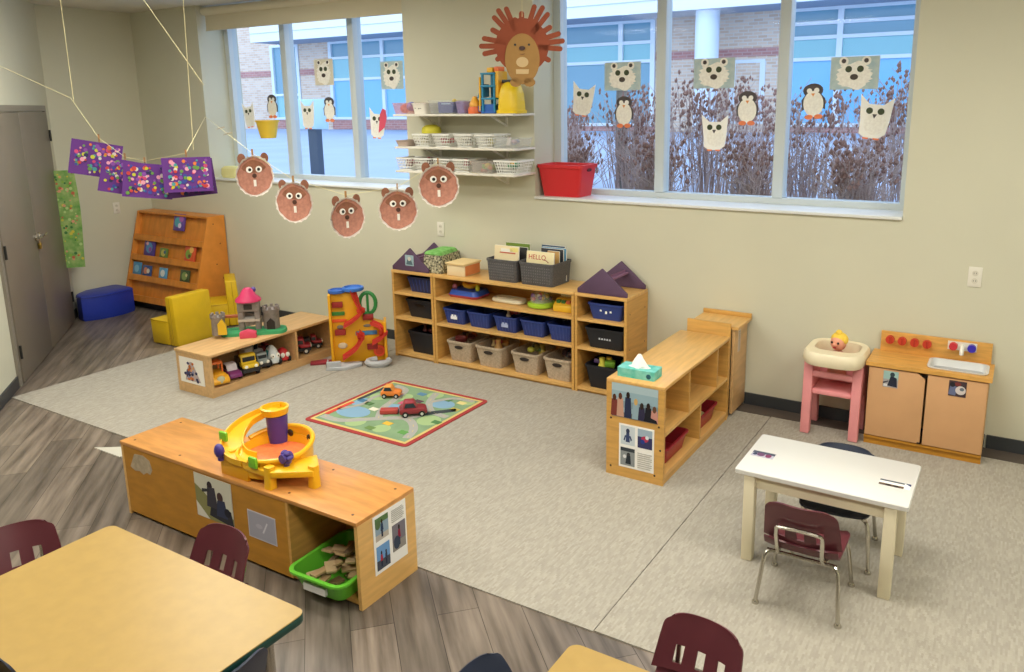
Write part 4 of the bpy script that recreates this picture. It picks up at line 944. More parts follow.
# ------------------------------------------------------------------ low toy bench with vehicles
t = thing('toy_bench', 'low pale wooden bench shelf with toy castle on top and vehicles inside', 'shelf', (-4.925, 3.30, CZ))
w, ln, h = .19, 1.18, .315
MB().b2((-w - .008, -.006, h - .02), (w, ln, h), WOODP, bev=.002).build('top_panel', t)
for y in (0, ln - .02): MB().b2((-w, y, 0), (w - .003, y + .02, h - .02), WOODP).build('end_panel', t)
MB().b2((-w, .02, .04), (-w + .012, ln - .02, h - .02), WOODP).build('back_panel', t); MB().b2((-w + .012, .02, .045), (w - .003, ln - .02, .062), WOODP).build('bottom_panel', t)
MB().b2((-w + .012, .77, .062), (w - .004, .788, h - .02), WOODP).build('divider', t); MB().b2((w - .02, .02, 0), (w - .004, ln - .02, .045), WOODP).build('plinth', t)
random.seed(4)
pt = [('r', 0, 0, 1, 1, 'eeeae2')] + [('p', [(.2, .1), (.85, .1), (.7, .5), (.55, .85), (.45, .85), (.3, .5)], 'b8a8a8')] + [('e', random.uniform(.2, .82), random.uniform(.12, .5), .05, .06, random.choice(['4a4a70', '5a5a88', '3a3a58', 'c8763a', '8a8aa8'])) for _ in range(22)] + [('e', random.uniform(.35, .65), random.uniform(.5, .8), .04, .05, random.choice(['b86a3a', '4a4a68', 'd8a070'])) for _ in range(8)]
card(t, 'picture', (-.155, -.0006, .075), (1, 0, 0), (0, 0, 1), .27, .19, pt, label='white picture sheet of a cartoon group')
BZ = CZ + .063; BX0 = -4.84
car('toy_digger', 'orange yellow toy digger at the left end of the bench shelf', (BX0 - .01, 3.42, BZ), -.3, .2, .11, .16, 'eeae26', 'e8742c', 'loader')
car('toy_car', 'purple and white toy car between the digger and the yellow truck', (BX0, 3.545, BZ), -.3, .19, .09, .11, '7a2f6c', 'd8d2d8')
car('toy_truck', 'yellow toy truck in the middle of the bench shelf', (BX0, 3.68, BZ), -.35, .22, .12, .155, 'e4bf28', '4a4438', 'truck')
car('toy_truck', 'grey and green toy truck right of the yellow truck', (BX0 - .01, 3.815, BZ), -.3, .16, .085, .12, '9aa3a2', '3a7a48', 'truck')
car('toy_bus', 'rounded white and teal toy vehicle beside the red round car', (BX0, 3.915, BZ), -.3, .16, .085, .145, 'd8e2e4', '3f9aa4', 'bug')
car('toy_car', 'round red toy car near the bench divider', (BX0 + .01, 4.01, BZ), -.3, .12, .08, .105, 'c42d34', 'd8524e', 'bug')
car('toy_truck', 'dark grey toy mixer at the back of the bench shelf', (BX0 - .17, 3.86, BZ), 1.5, .16, .09, .17, 'a8a8aa', 'd5d5d2', 'truck')
car('toy_truck', 'dark red toy truck lying behind the round red car', (BX0 - .18, 3.99, BZ), 1.4, .11, .07, .12, '8a2430', '6a2028', 'truck')
car('toy_fire_engine', 'red toy fire engine in the right bay of the bench shelf', (BX0 - .03, 4.20, BZ), .9, .20, .10, .13, '9c2430', 'b83038', 'truck')
car('toy_fire_engine', 'smaller red toy fire engine behind another in the right bay', (BX0 - .05, 4.36, BZ), .9, .17, .08, .11, 'a42a34', '3a2a2e', 'truck')
# toy castle
t = thing('toy_castle', 'grey toy castle with pink roof and green base on the pale bench', 'toy castle', (-4.945, 3.825, CZ + .315), D(43)); t.scale = (1.2, 1.15, 1.18)
GS = mat('castle_stone', '8f8680', .6, .3, var=.12, vs=40)
MB().loft([rr(.40, .17, .06, 0, .02, .02), rr(.39, .16, .06, .02, .02, .02), rr(.3, .1, .05, .028, .02, .02)], mat('castle_green', '3f9a62', .6, .3)).build('base', t)
def crenel(mb, cx, cy, r, z, n, m):
    for k in range(n):
        a = 2 * PI * k / n; mb.box((cx + r * math.cos(a), cy + r * math.sin(a), z + .009), (.018, .012, .02), m, rz=a + PI / 2)
mb = MB().lathe([(.042, .0205), (.04, .12), (.046, .13), (.046, .14), (0, .14)], GS, (-.18, -.05, 0), 18); crenel(mb, -.18, -.05, .038, .14, 7, GS); mb.build('left_tower', t)
mb = MB().lathe([(.05, .0205), (.048, .13), (.055, .14), (.055, .155), (0, .155)], GS, (.13, .02, 0), 18); crenel(mb, .13, .02, .046, .155, 8, GS); mb.build('right_tower', t)
mb = MB()
for x in (-.05, .05):
    mb.b2((x - .016, -.02, .02), (x + .016, .04, .16), GS, bev=.004)
mb.b2((-.066, -.03, .15), (.066, .05, .215), GS, bev=.006); mb.b2((-.066, -.03, .085), (.066, .05, .1), pl('c9c0b2', .6)); mb.build('centre_tower', t)
mb = MB().lathe([(.08, .216), (.078, .228), (.05, .255), (.035, .285), (.02, .30), (0, .302)], pl('d6386c', .4), (0, .01, 0), 20); mb.ell((.035, .02, .285), (.016, .016, .018), pl('5a4a9a')).build('roof', t)
MB().b2((-.025, -.0325, .165), (.025, -.0265, .2), pl('3f3a38')).build('window_opening', t)
MB().prism([(.105, .025), (.155, .025), (.155, .075), (.13, .1), (.105, .075)], 'y', -.034, -.02, pl('2f2826')).build('doorway', t)
MB().prism([(-.175, .03), (-.125, .03), (-.125, .09), (-.15, .13), (-.175, .1)], 'y', -.108, -.09, pl('e2b92e', .4)).build('yellow_door', t)
MB().b2((-.18, -.0, .11), (-.06, .03, .125), pl('b5623a', .5)).build('bridge', t)
MB().prism([(-.05, .0), (.05, .0), (.05, .04), (0, .055), (-.05, .04)], 'y', -.125, -.085, pl('d84a6a', .45), bev=.004).build('drawbridge', t)
# racing tower toy
t = thing('ramp_tower_toy', 'yellow toy car tower with red ramps on the carpet by the bench', 'toy', (-4.43, 4.44, CZ), D(42)); t.scale = (1.05, 1, 1.02)
YT2 = pl('f0b01e', .4); RD2 = pl('d23a2c', .4); GRYC = pl('b9bcc0', .5); DR = pl('a02a26', .45)
def px(u): return -.21 + u * .42
MB().prism([(-.21, .0), (.21, .0), (.21, .30), (.14, .32), (.05, .36), (.0, .44), (-.02, .56), (-.20, .56), (-.21, .3)], 'y', -.02, .06, YT2, bev=.008).build('body', t)
MB().b2((-.205, -.075, .0), (-.185, .1, .56), YT2, bev=.004).b2((.19, -.075, .0), (.21, .1, .32), YT2, bev=.004).build('side_frame', t)
mb = MB().lathe([(.055, .56), (.065, .565), (.065, .585), (.05, .59), (.045, .575), (0, .572)], pl('3a6ac0', .4), (-.14, .0, 0), 20); mb.lathe([(.07, .572), (.08, .578), (.08, .6), (.066, .604), (.06, .588), (0, .585)], pl('3f78d0', .4), (-.02, .0, 0), 20); mb.build('top_tray', t)
for k, P in enumerate(([(-.02, -.06, .56), (.01, -.075, .47), (.03, -.08, .40), (-.03, -.08, .34), (-.1, -.08, .30)], [(.0, -.07, .24), (.02, -.08, .2), (-.02, -.09, .12), (-.12, -.10, .05)], [(.10, -.06, .31), (.17, -.075, .27), (.18, -.08, .2), (.10, -.08, .15)])):
    chan(smooth(P, 6), .07, .03, RD2).build('ramp', t)
for x, z in ((-.14, .47), (-.13, .25), (.08, .36), (.10, .12)): MB().b2((x - .04, -.05, z - .02), (x + .04, -.019, z + .025), DR, bev=.006).build('garage_door', t)
MB().b2((-.19, -.035, .385), (-.09, -.018, .415), pl('3a8a3a'), bev=.006).build('green_flag', t); MB().b2((-.19, -.03, .33), (-.08, -.018, .355), pl('f0642c'), bev=.005).build('orange_panel', t)
MB().b2((-.02, -.03, .215), (.14, -.018, .25), pl('4a86b8'), bev=.006).build('blue_panel', t)
for c_, r_, h_ in (((-.12, -.024, .14), (.035, .008, .025), 'd8cdb0'), ((.07, -.022, .29), (.03, .006, .012), '8a8478'), ((-.13, -.024, .29), (.025, .008, .018), '8a7a68')): MB().ell(c_, r_, pl(h_)).build('sticker', t)
mb = MB().tube([(.08 + .06 * math.cos(a), .02, .46 + .085 * math.sin(a)) for a in [2 * PI * k / 20 for k in range(20)]], .015, pl('2f8a44', .4), 8, True); mb.tube([(.08, .02, .54), (.08, .02, .38)], .01, pl('2f8a44', .4)).build('loop', t)
mb = MB().cyl((.15, -.045, .085), (.15, -.015, .085), .045, pl('e8552c', .4)); mb.cyl((.15, -.048, .085), (.15, -.044, .085), .03, pl('c8401e', .4)).build('dial', t)
MB().prism([(-.24, -.20), (-.09, -.22), (.02, -.14), (.0, -.08), (-.2, -.08)], 'z', 0, .025, GRYC, bev=.004).b2((-.235, -.2, .02), (-.13, -.19, .07), GRYC, bev=.004).b2((-.235, -.2, .02), (-.225, -.1, .06), GRYC, bev=.004).build('exit_ramp', t)
mb = MB().tube([(.14 + .08 * math.cos(a), -.14 + .07 * math.sin(a), .03) for a in [D(d_) for d_ in range(100, 400, 20)]], .022, GRYC, 8); mb.lathe([(.075, 0), (.075, .015), (0, .015)], GRYC, (.14, -.14, 0), 20).build('landing_pad', t)
solo(MB().prism([(-.09, -.03), (.05, -.05), (.09, .0), (.04, .04), (-.08, .03)], 'z', 0, .022, pl('8f2733', .5), bev=.005), 'toy_piece', 'dark red toy piece on the carpet at the foot of the bench', 'toy', (-4.655, 4.24, CZ), .9)

# ------------------------------------------------------------------ play kitchen and high chair
t = thing('play_kitchen', 'wooden play kitchen with grey sink basin and red knobs against the wall', 'play kitchen', (-.362, 4.765, CZ))
w, d_ = .308, .272
MB().b2((-w, .012, 0), (w, .03, .055), WOODF).b2((-w, .0, .04), (w, .03, .055), WOODF).build('plinth', t)
for s in (-1, 1): MB().b2((s * w, .012, .055), (s * (w - .016), d_, .487), WOODP).build('side_panel', t)
MB().b2((-w + .016, d_ - .012, .055), (w - .016, d_, .487), WOODP).build('back_panel', t)
for x0, x1 in ((-w + .004, -.006), (.006, w - .004)):
    sg = 1 if x0 < 0 else -1
    pts = [(x0, .06), (x1, .06), (x1, .48), (x0, .48)] if sg < 0 else [(x0, .06), (x1, .06), (x1, .445), (x1 - .04, .48), (x0, .48)]
    MB().prism(pts, 'y', -.006, .011, TAN, bev=.002).build('door', t)
MB().b2((-.285, .012, .456), (.285, .03, .4645), pl('1c1712')).build('shadow_gap', t)
ck = MB(); CT = mat('counter_birch', 'd9a355', .38, .4, var=.12, vs=6, stretch=(1.5, 8, 8))
ZT1, ZT0 = .512, .488
bx0, bx1, by0, by1 = .0, .29, .03, .225
for a, b_ in (((-w - .015, -.015), (bx0, d_)), ((bx1, -.015), (w + .015, d_)), ((bx0, -.015), (bx1, by0)), ((bx0, by1), (bx1, d_))): ck.b2((*a, ZT0), (*b_, ZT1), CT)
ck.build('counter', t)
SB = mat('sink_grey', 'aeb0b2', .35, .5)
mb = MB().loft([rr(.305, .21, .04, ZT1 + .0005, .145, .1275), rr(.31, .215, .042, ZT1 + .006, .145, .1275), rr(.283, .188, .035, ZT1 + .006, .145, .1275), rr(.27, .176, .03, ZT1 - .02, .145, .1275), rr(.25, .16, .03, .475, .145, .1275)], pl('dcdedd', .4), False, False); mb.build('sink_rim', t)
MB().prism([(p[0], p[1]) for p in rr(.255, .165, .03, 0, .145, .1275)], 'z', .472, .478, SB).build('sink_basin', t)
MB().b2((-w + .02, d_ - .02, ZT1), (w - .005, d_ - .002, .635), CT, bev=.002).build('backsplash', t)
for x in (-.235, -.168, -.10, -.033):
    MB().cyl((x, d_ - .02, .59), (x, d_ - .05, .59), .024, pl('c8402e', .4), seg=18).b2((x - .004, d_ - .055, .572), (x + .004, d_ - .048, .608), pl('b53526', .4)).build('red_knob', t)
MB().b2((.075, d_ - .024, .575), (.225, d_ - .02, .625), pl('e9e4d8', .5)).build('tap_plate', t)
for x, c, nm in ((.105, 'cf3640', 'red_knob'), (.2, '3d2fb4', 'blue_knob')): MB().cyl((x, d_ - .024, .60), (x, d_ - .055, .60), .022, pl(c, .4), seg=18).build(nm, t)
MB().tube(smooth([(.152, d_ - .02, .60), (.152, d_ - .05, .602), (.152, d_ - .075, .585), (.152, d_ - .078, .565)], 4), .012, pl('ece9de', .4), 10).build('tap', t)
def doorpic(x, z, w_, h_, sh, bgc): card(t, 'photo', (x, -.0065, z), (1, 0, 0), (0, 0, 1), w_, h_, sh, bgc)
doorpic(-.225, .372, .08, .098, [('r', 0, .5, 1, 1, '9fc0bc'), ('r', 0, 0, 1, .5, 'a8a4a6'), ('p', [(.3, .1), (.95, .05), (.9, .6), (.5, .75)], '2c3040'), ('e', .6, .8, .16, .14, '3b4a50'), ('p', [(0, .2), (.35, .35), (.35, .42), (0, .3)], '4a4650'), ('r', .05, .05, .3, .2, 'e0dee0')], 'a8a4a6')
doorpic(.115, .38, .088, .09, [('r', 0, 0, 1, 1, '4a3c40'), ('p', [(0, .1), (.4, .05), (.5, .6), (.1, .75)], '6a7294'), ('e', .68, .42, .3, .28, 'd5ccca'), ('e', .5, .8, .2, .13, '7a3a38'), ('e', .75, .5, .13, .11, '6b7480'), ('e', .2, .75, .16, .16, '2e2c34')], '4a3c40')
MB().b2((-.02, -.008, .06), (-.0, .0, .068), BLACK).build('door_catch', t)

t = thing('toy_high_chair', 'pink toy high chair with cream tray against the wall', 'high chair', (-.868, 4.865, .008))
PK = mat('pink_plastic', 'e9989b', .42, .45, var=.03, vs=8); CRM = mat('cream_plastic', 'efe3c4', .4, .45)
for s in (-1, 1):
    MB().prism([(-.135, 0), (-.085, 0), (-.055, .25), (.06, .25), (.09, 0), (.14, 0), (.115, .465), (-.115, .465)], 'x', s * .168 - (.055 if s > 0 else 0), s * .168 + (0 if s > 0 else .055), PK, bev=.008).build('side_frame', t)
    for y in (-.11, .115): MB().cyl((s * .14, y, -.001), (s * .14, y, .006), .016, pl('8a3a3c'), seg=10).build('foot', t)
MB().b2((-.115, -.11, .255), (.115, .11, .285), PK, bev=.008).build('seat', t)
MB().prism([(.085, .285), (.115, .285), (.125, .46), (.10, .46)], 'x', -.13, .13, PK, bev=.008).build('backrest', t)
MB().prism([(-.115, .365), (-.09, .365), (-.09, .4), (-.115, .4)], 'x', -.115, .115, PK, bev=.006).build('front_bar', t)
mb = MB()
n = 7
outer = [(.17, .14), (.185, .16)]
R1 = rr(.33, .36, .10, .46, 0, -.02, n); R2_ = rr(.355, .385, .11, .485, 0, -.02, n); R3 = rr(.35, .38, .11, .525, 0, -.02, n); R4 = rr(.325, .355, .10, .54, 0, -.02, n); R5 = rr(.26, .22, .07, .535, 0, .02, n); R6 = rr(.245, .20, .065, .49, 0, .02, n); R7 = rr(.24, .195, .06, .462, 0, .02, n)
mb.loft([R1, R2_, R3, R4, R5, R6, R7], CRM, False, False); mb.build('tray', t)
d0 = thing('doll', 'small doll head with yellow hair resting in the pink high chair', 'doll', (-.868, 4.875, .515), -.3)
SK = pl('eea487', .5)
MB().ell((0, 0, .055), (.048, .045, .05), SK).ell((0, -.045, .05), (.012, .012, .01), SK).build('head', d0)
MB().loft([circ(.03, .0, 0, .0, 12), circ(.045, -.06, 0, 0, 12), circ(.06, -.16, 0, 0, 12)], pl('d89a8a', .6)).build('body', d0)
MB().ell((0, .012, .075), (.052, .046, .044), pl('f3cf4e', .7)).ell((0, .0, .115), (.02, .018, .022), pl('f3cf4e', .7)).ell((.045, .0, .08), (.015, .02, .025), pl('f3cf4e', .7)).build('hair', d0)
mb = MB()
for s in (-1, 1): mb.ell((s * .02, -.043, .062), (.007, .004, .008), pl('2f2320'))
mb.ell((0, -.045, .033), (.012, .004, .005), pl('b8413c')); mb.build('face', d0)

# ------------------------------------------------------------------ power outlets
OUT = pl('e9e5d8', .4)
def outlet(lab, loc, rz):
    t = thing('wall_outlet', lab, 'outlet', loc, rz)
    MB().b2((-.035, -.006, -.058), (.035, 0, .058), OUT, bev=.002).build('plate', t)
    mb = MB()
    for z in (-.022, .022):
        mb.prism([(a, b_ + z) for a, b_ in ngon(14, .016)], 'y', -.0075, -.006, pl('d9d4c4', .4))
        for x in (-.006, .006): mb.b2((x - .001, -.008, z - .004), (x + .001, -.0074, z + .005), DARK)
    mb.build('socket', t)
outlet('white wall outlet on the right wall above the play kitchen', (-.186, WY, 1.014), 0)
outlet('white wall outlet above the purple roof on the shelf', (-4.04, WY, 1.021), 0)
outlet('white wall outlet under the hanging purple artwork', (-7.95, 4.66, 1.02), PI / 2)

# ------------------------------------------------------------------ wall shelves with tubs and baskets
SHW = mat('shelf_white', 'e6e2d6', .45, .4)
def wshelf(lab, z, x0, x1):
    t = thing('wall_shelf', lab, 'shelf', ((x0 + x1) / 2, WY, z))
    w = (x1 - x0) / 2
    MB().b2((-w, -.30, -.016), (w, -.002, 0), SHW, bev=.002).build('board', t)
    for x in (-w * .6, w * .55):
        MB().b2((x - .01, -.01, -.10), (x + .01, -.0005, -.017), SHW).bar((x, -.008, -.095), (x, -.2, -.02), .008, .012, SHW).b2((x - .01, -.22, -.022), (x + .01, -.01, -.0165), SHW).build('bracket', t)
SZ = (1.945, 1.70, 1.515)
wx = lambda x: -3.20 + (x + 3.335) * 1.104
wshelf('top white wall shelf, under the blue garage tower and yellow toy', SZ[0], -4.23, -3.12)
wshelf('middle white wall shelf of small white baskets', SZ[1], -4.23, -3.12)
wshelf('lowest white wall shelf of small baskets, above the wall outlet', SZ[2], -4.23, -3.12)
def clear(nm, h, a):
    m = bpy.data.materials.new(nm); m.use_nodes = True; b_ = m.node_tree.nodes['Principled BSDF']
    b_.inputs['Base Color'].default_value = rgb(h); b_.inputs['Alpha'].default_value = a; b_.inputs['Roughness'].default_value = .15
    return m
CLR = clear('clear_plastic', 'e4e8ea', .13)
def tub(lab, x, z, w, h, m, name='tub', cat='tub', y=4.87, d_=.2):
    return solo(ctr(m, 0, 0, w, d_, h, taper=.86, th=.004, rim=.004, r=.015), name, lab, cat, (wx(x), y, z + .001))
def lattice(lab, x, z, w=.16, h=.095, d_=.22, y=4.89):
    t = thing('basket', lab, 'basket', (wx(x), y, z + .001), 0, 'white lattice baskets on the wall shelves')
    mb = MB(); k = .82; tr = .006
    def P(u, v, q):                 # u,v in -1..1, q 0..1 height
        f = k + (1 - k) * q; return (u * w / 2 * f, v * d_ / 2 * f, .004 + q * (h - .008))
    def wall(a, b_, n):
        for i in range(n + 1):
            s_ = i / n; u = a[0] + (b_[0] - a[0]) * s_; v = a[1] + (b_[1] - a[1]) * s_
            mb.bar(P(u, v, 0), P(u, v, 1), .004, .004, WHITE)
        for q in (0, .25, .5, .75): mb.bar(P(*a, q), P(*b_, q), .004, .0045, WHITE)
        mb.bar(P(*a, 1), P(*b_, 1), .012, .012, WHITE)
    for a, b_, n in (((-1, -1), (1, -1), 9), ((1, -1), (1, 1), 10), ((1, 1), (-1, 1), 6), ((-1, 1), (-1, -1), 6)): wall(a, b_, n)
    mb.b2((-w / 2 * k, -d_ / 2 * k, 0), (w / 2 * k, d_ / 2 * k, .004), WHITE); mb.build('lattice', t)
def fill(x, z, cols, lab, group, w=.07, y=4.87, r=.026, dz=.035): pieces(wx(x), y, z + dz, w, .09, cols, r, lab, group)
# top board
tub('clear tub with red and blue balls at the left end of the top wall shelf', -4.2, SZ[0], .20, .085, clear('reddish_clear', 'e8b0b0', .3))
for dx, c, nm in ((-.035, 'c84848', 'red'), (.03, '4a70d0', 'blue')): solo(MB().ell((0, 0, 0), (.036, .04, .036), pl(c)), 'ball', nm + ' ball in the clear tub at the left end of the top wall shelf', 'ball', (wx(-4.2) + dx, 4.85, SZ[0] + .043 + (.014 if nm == 'blue' else 0)))
t = thing('bin', 'small white bin with dark scribble on the top wall shelf', 'bin', (wx(-4.05), 4.87, SZ[0] + .001))
ctr(pl('e9e5da', .5), 0, 0, .13, .2, .08, taper=.86, r=.015).build('tub', t)
mb = MB()
for k in range(5): mb.box((-.035 + .017 * k, -.0935, .045 + .006 * math.sin(k * 2)), (.012, .002, .008), DARK, R=Matrix.Rotation(D(-8), 4, 'X'))
mb.build('writing', t)
tub('clear tub holding a blue box on the top wall shelf', -3.86, SZ[0], .25, .1, CLR)
t = thing('toy_box', 'dark blue box inside the clear tub on the top wall shelf', 'box', (-3.745, 4.845, SZ[0] + .008))
MB().prism([(-.075, 0), (.06, 0), (.07, .08), (-.08, .08)], 'y', -.045, .05, pl('2b3a8a', .4), bev=.002).build('body', t); MB().b2((-.045, -.0465, .062), (.04, -.0452, .072), pl('9ab0d8')).build('print', t)
pieces(-3.76, 4.92, SZ[0] + .075, .12, .06, ['d8c84a', 'b8c8a0', 'e0c0a0', 'c0d060'], .02, 'small yellow green toy heaped behind the blue box', 'small toys behind the blue box')
tub('lilac tinted clear tub left of the orange toy on the top shelf', -3.70, SZ[0], .075, .09, clear('lilac_clear', 'b8a8d8', .4))
t = thing('squeeze_toy', 'orange toy with yellow rounded top on the top wall shelf', 'toy', (wx(-3.605) - .012, 4.84, SZ[0] + .001))
MB().lathe([(.05, 0), (.052, .03), (.045, .05), (0, .05)], pl('e8703a'), seg=18).build('base', t); MB().lathe([(.04, .051), (.042, .07), (.03, .09), (.022, .105), (.018, .12), (0, .128)], pl('efae3c'), seg=18).build('top', t)
t = thing('toy_garage_tower', 'blue and yellow toy garage tower on the top wall shelf', 'toy', (wx(-3.49), 4.88, SZ[0] + .001)); t.scale = (1.02, 1, 1.1)
GT = pl('2d8ab4', .4); GB2 = pl('2a62b8', .4); GY = pl('efb52a', .4)
mb = MB()
for x in (-.05, .05):
    for y in (-.06, .06): mb.b2((x - .007, y - .007, 0), (x + .007, y + .007, .255), GT)
mb.build('frame', t)
for z, m_ in ((.001, GB2), (.09, GT), (.17, GT), (.25, GT)): MB().b2((-.062, -.072, z), (.062, .072, z + .012), m_, bev=.002).build('deck', t)
MB().b2((-.085, -.07, .013), (-.063, .05, .05), GB2).b2((-.05, -.055, .013), (.04, .05, .06), GB2).build('ground_level', t)
MB().bar((-.073, -.06, .02), (-.068, -.06, .235), .022, .012, GY).build('lift_track', t, label='yellow lift track')
MB().prism([(-.11, .10), (-.063, .19), (-.063, .11)], 'y', -.05, .04, GT).build('side_ramp', t)
MB().b2((-.02, -.05, .263), (.03, .05, .295), GY, bev=.004).build('roof_piece', t, label='yellow roof piece'); MB().b2((.055, -.06, .1), (.085, .06, .27), GY, bev=.006).build('side_tower', t, label='yellow side tower'); MB().b2((.035, -.04, .265), (.075, .04, .30), pl('e8702a'), bev=.004).build('orange_piece', t)
t = thing('toy_house', 'tall rounded yellow plastic toy at the right end of the top wall shelf', 'toy', (wx(-3.335), 4.86, SZ[0] + .001)); t.scale = (1.08, 1.1, 1.12)
MB().loft([rr(.165, .16, .03, 0), rr(.165, .16, .03, .02), rr(.15, .145, .03, .021), rr(.145, .14, .04, .12), rr(.125, .12, .05, .17), rr(.08, .08, .035, .195), rr(.03, .03, .012, .202)], pl('efcb1c', .35)).build('body', t)
MB().b2((-.05, -.04, .19), (.04, .04, .21), DARK, bev=.004).build('cap', t)
# middle board
tub('shallow brownish tub at the left end of the middle wall shelf', -4.22, SZ[1], .12, .045, pl('b8a59a', .5))
for x, lab in ((-4.05, 'first white lattice basket from the left on the middle wall shelf'), (-3.87, 'second white lattice basket on the middle wall shelf, with red toys'), (-3.685, 'third white lattice basket from the left on the middle wall shelf'), (-3.51, 'fourth white lattice basket from the left on the middle wall shelf')): lattice(lab, x, SZ[1])
tub('long clear box at the right end of the middle wall shelf', -3.34, SZ[1], .22, .07, CLR, d_=.22)
fill(-3.87, SZ[1], ['c8404a', 'b03a48', 'd05a5a', 'a83040'], 'red toy in the second basket of the middle wall shelf', 'toys in the second middle basket')
fill(-4.05, SZ[1], ['b8b09a', 'c8bfa0', '9a9484'], 'pale toy in the first basket of the middle wall shelf', 'toys in the first middle basket')
fill(-3.685, SZ[1], ['8a8478', 'a09a8a', 'c0a890'], 'grey toy in the third basket of the middle wall shelf', 'toys in the third middle basket')
fill(-3.51, SZ[1], ['b8b04a', 'a8a46a', 'c8c08a'], 'olive toy in the fourth basket of the middle wall shelf', 'toys in the fourth middle basket')
fill(-3.34, SZ[1], ['b8a8b0', 'a8b0c0', 'd0c8c0', '9aa0b0'], 'pale toy in the long clear box', 'toys in the long clear box', .1)
solo(MB().lathe([(.075, 0), (.078, .02), (.07, .045), (.04, .062), (0, .066)], pl('d8cf3a', .5), seg=20), 'toy_bowl', 'upturned yellow green bowl lying on the first middle wall basket', 'toy bowl', (-4.0, 4.93, SZ[1] + .098))
# lowest board
for x, w, lab in ((-4.21, .145, 'first white lattice basket at the left end of the lowest wall shelf'), (-4.045, .145, 'second white lattice basket from the left on the lowest wall shelf'), (-3.87, .145, 'third white lattice basket from the left on the lowest wall shelf'), (-3.71, .145, 'fourth white lattice basket from the left on the lowest wall shelf'), (-3.345, .19, 'wide white lattice basket at the right end of the lowest wall shelf')): lattice(lab, x, SZ[2], w + .012, .095)
tub('clear tub with yellow and green toys on the lowest wall shelf', -3.54, SZ[2], .2, .09, clear('tinted_clear', 'd8d0c8', .25))
fill(-4.21, SZ[2], ['8a2a40', '9a4a5a', '6a2030', 'a05060'], 'dark red toy in the first basket of the lowest wall shelf', 'toys in the first lowest basket', dz=.05)
fill(-4.045, SZ[2], ['6a1f2c', '5a2430', '8a3a3a', '4a2028'], 'maroon toy in the second basket of the lowest wall shelf', 'toys in the second lowest basket', dz=.065)
fill(-3.87, SZ[2], ['6a5a48', '8a7a5a', '4a4438'], 'brown toy in the third basket of the lowest wall shelf', 'toys in the third lowest basket')
fill(-3.71, SZ[2], ['8a2030', '7a2430', '9a2a38', 'b8a04a'], 'crimson toy in the fourth basket of the lowest wall shelf', 'toys in the fourth lowest basket', dz=.055)
fill(-3.54, SZ[2], ['c8b03a', '6aa04a', 'b05040', 'a8b84a', 'c87848'], 'yellow or green toy in the clear tub of the lowest wall shelf', 'toys in the lowest clear tub')
fill(-3.345, SZ[2], ['3f8a5a', '5a9a6a', 'e0a830', 'e8b83a', '3a7a5a'], 'green or yellow toy in the wide basket of the lowest wall shelf', 'toys in the wide lowest basket', .1, dz=.045)
RB = pl('d32b30', .4)
t = thing('storage_bin', 'bright red plastic bin standing on the right window sill', 'bin', (-2.93, 5.19, 1.336))
ctr(RB, 0, 0, .37, .25, .235, taper=.83, rim=.012, r=.025).build('tub', t)
MB().prism([(a, b_) for a, b_ in ngon(14, 1, .0, .195, 0, .035, .012)], 'x', .180, .187, pl('5a1214')).build('handle_hole', t)
solo(MB().loft([rr(.24, .12, .04, 0), rr(.27, .14, .05, .03), rr(.26, .13, .05, .09), rr(.2, .09, .04, .11)], mat('yellow_foam', 'e9e2a0', .8, .2)), 'foam_roll', 'pale yellow foam roll lying on the left window sill', 'foam roll', (-6.72, 5.17, 1.336))

# ------------------------------------------------------------------ things on strings
def face_rz(p, off=0): return math.atan2(-p[0], p[1]) + D(off)
def pin(p, lab, grp, rz, tilt=0, c='b98a52'):
    m_ = pl(c, .6)
    t = thing('clothespin', lab, 'clothespin', p, rz, grp)
    MB().prism([(-.004, -.03), (-.001, -.03), (-.0005, .035), (-.005, .035)], 'y', -.005, .005, m_).build('jaw', t)
    MB().prism([(.001, -.03), (.004, -.03), (.005, .035), (.0005, .035)], 'y', -.005, .005, m_).build('jaw', t)
    MB().cyl((0, -.006, .002), (0, .006, .002), .0035, CHROME, seg=8).build('spring', t)
    if tilt: t.rotation_euler = (0, D(tilt), rz)
    return t
STR = mat('white_string', 'e8dfae', .8)
def string(lab, pts, r=.0015): solo(MB().tube(pts, r, STR, 6), 'string', lab, 'string')
PB = mat('brown_paint', 'b98270', .85, .2, var=.12, vs=45); PBD = mat('dark_brown_paint', '8f604b', .85, .2, var=.12, vs=45)
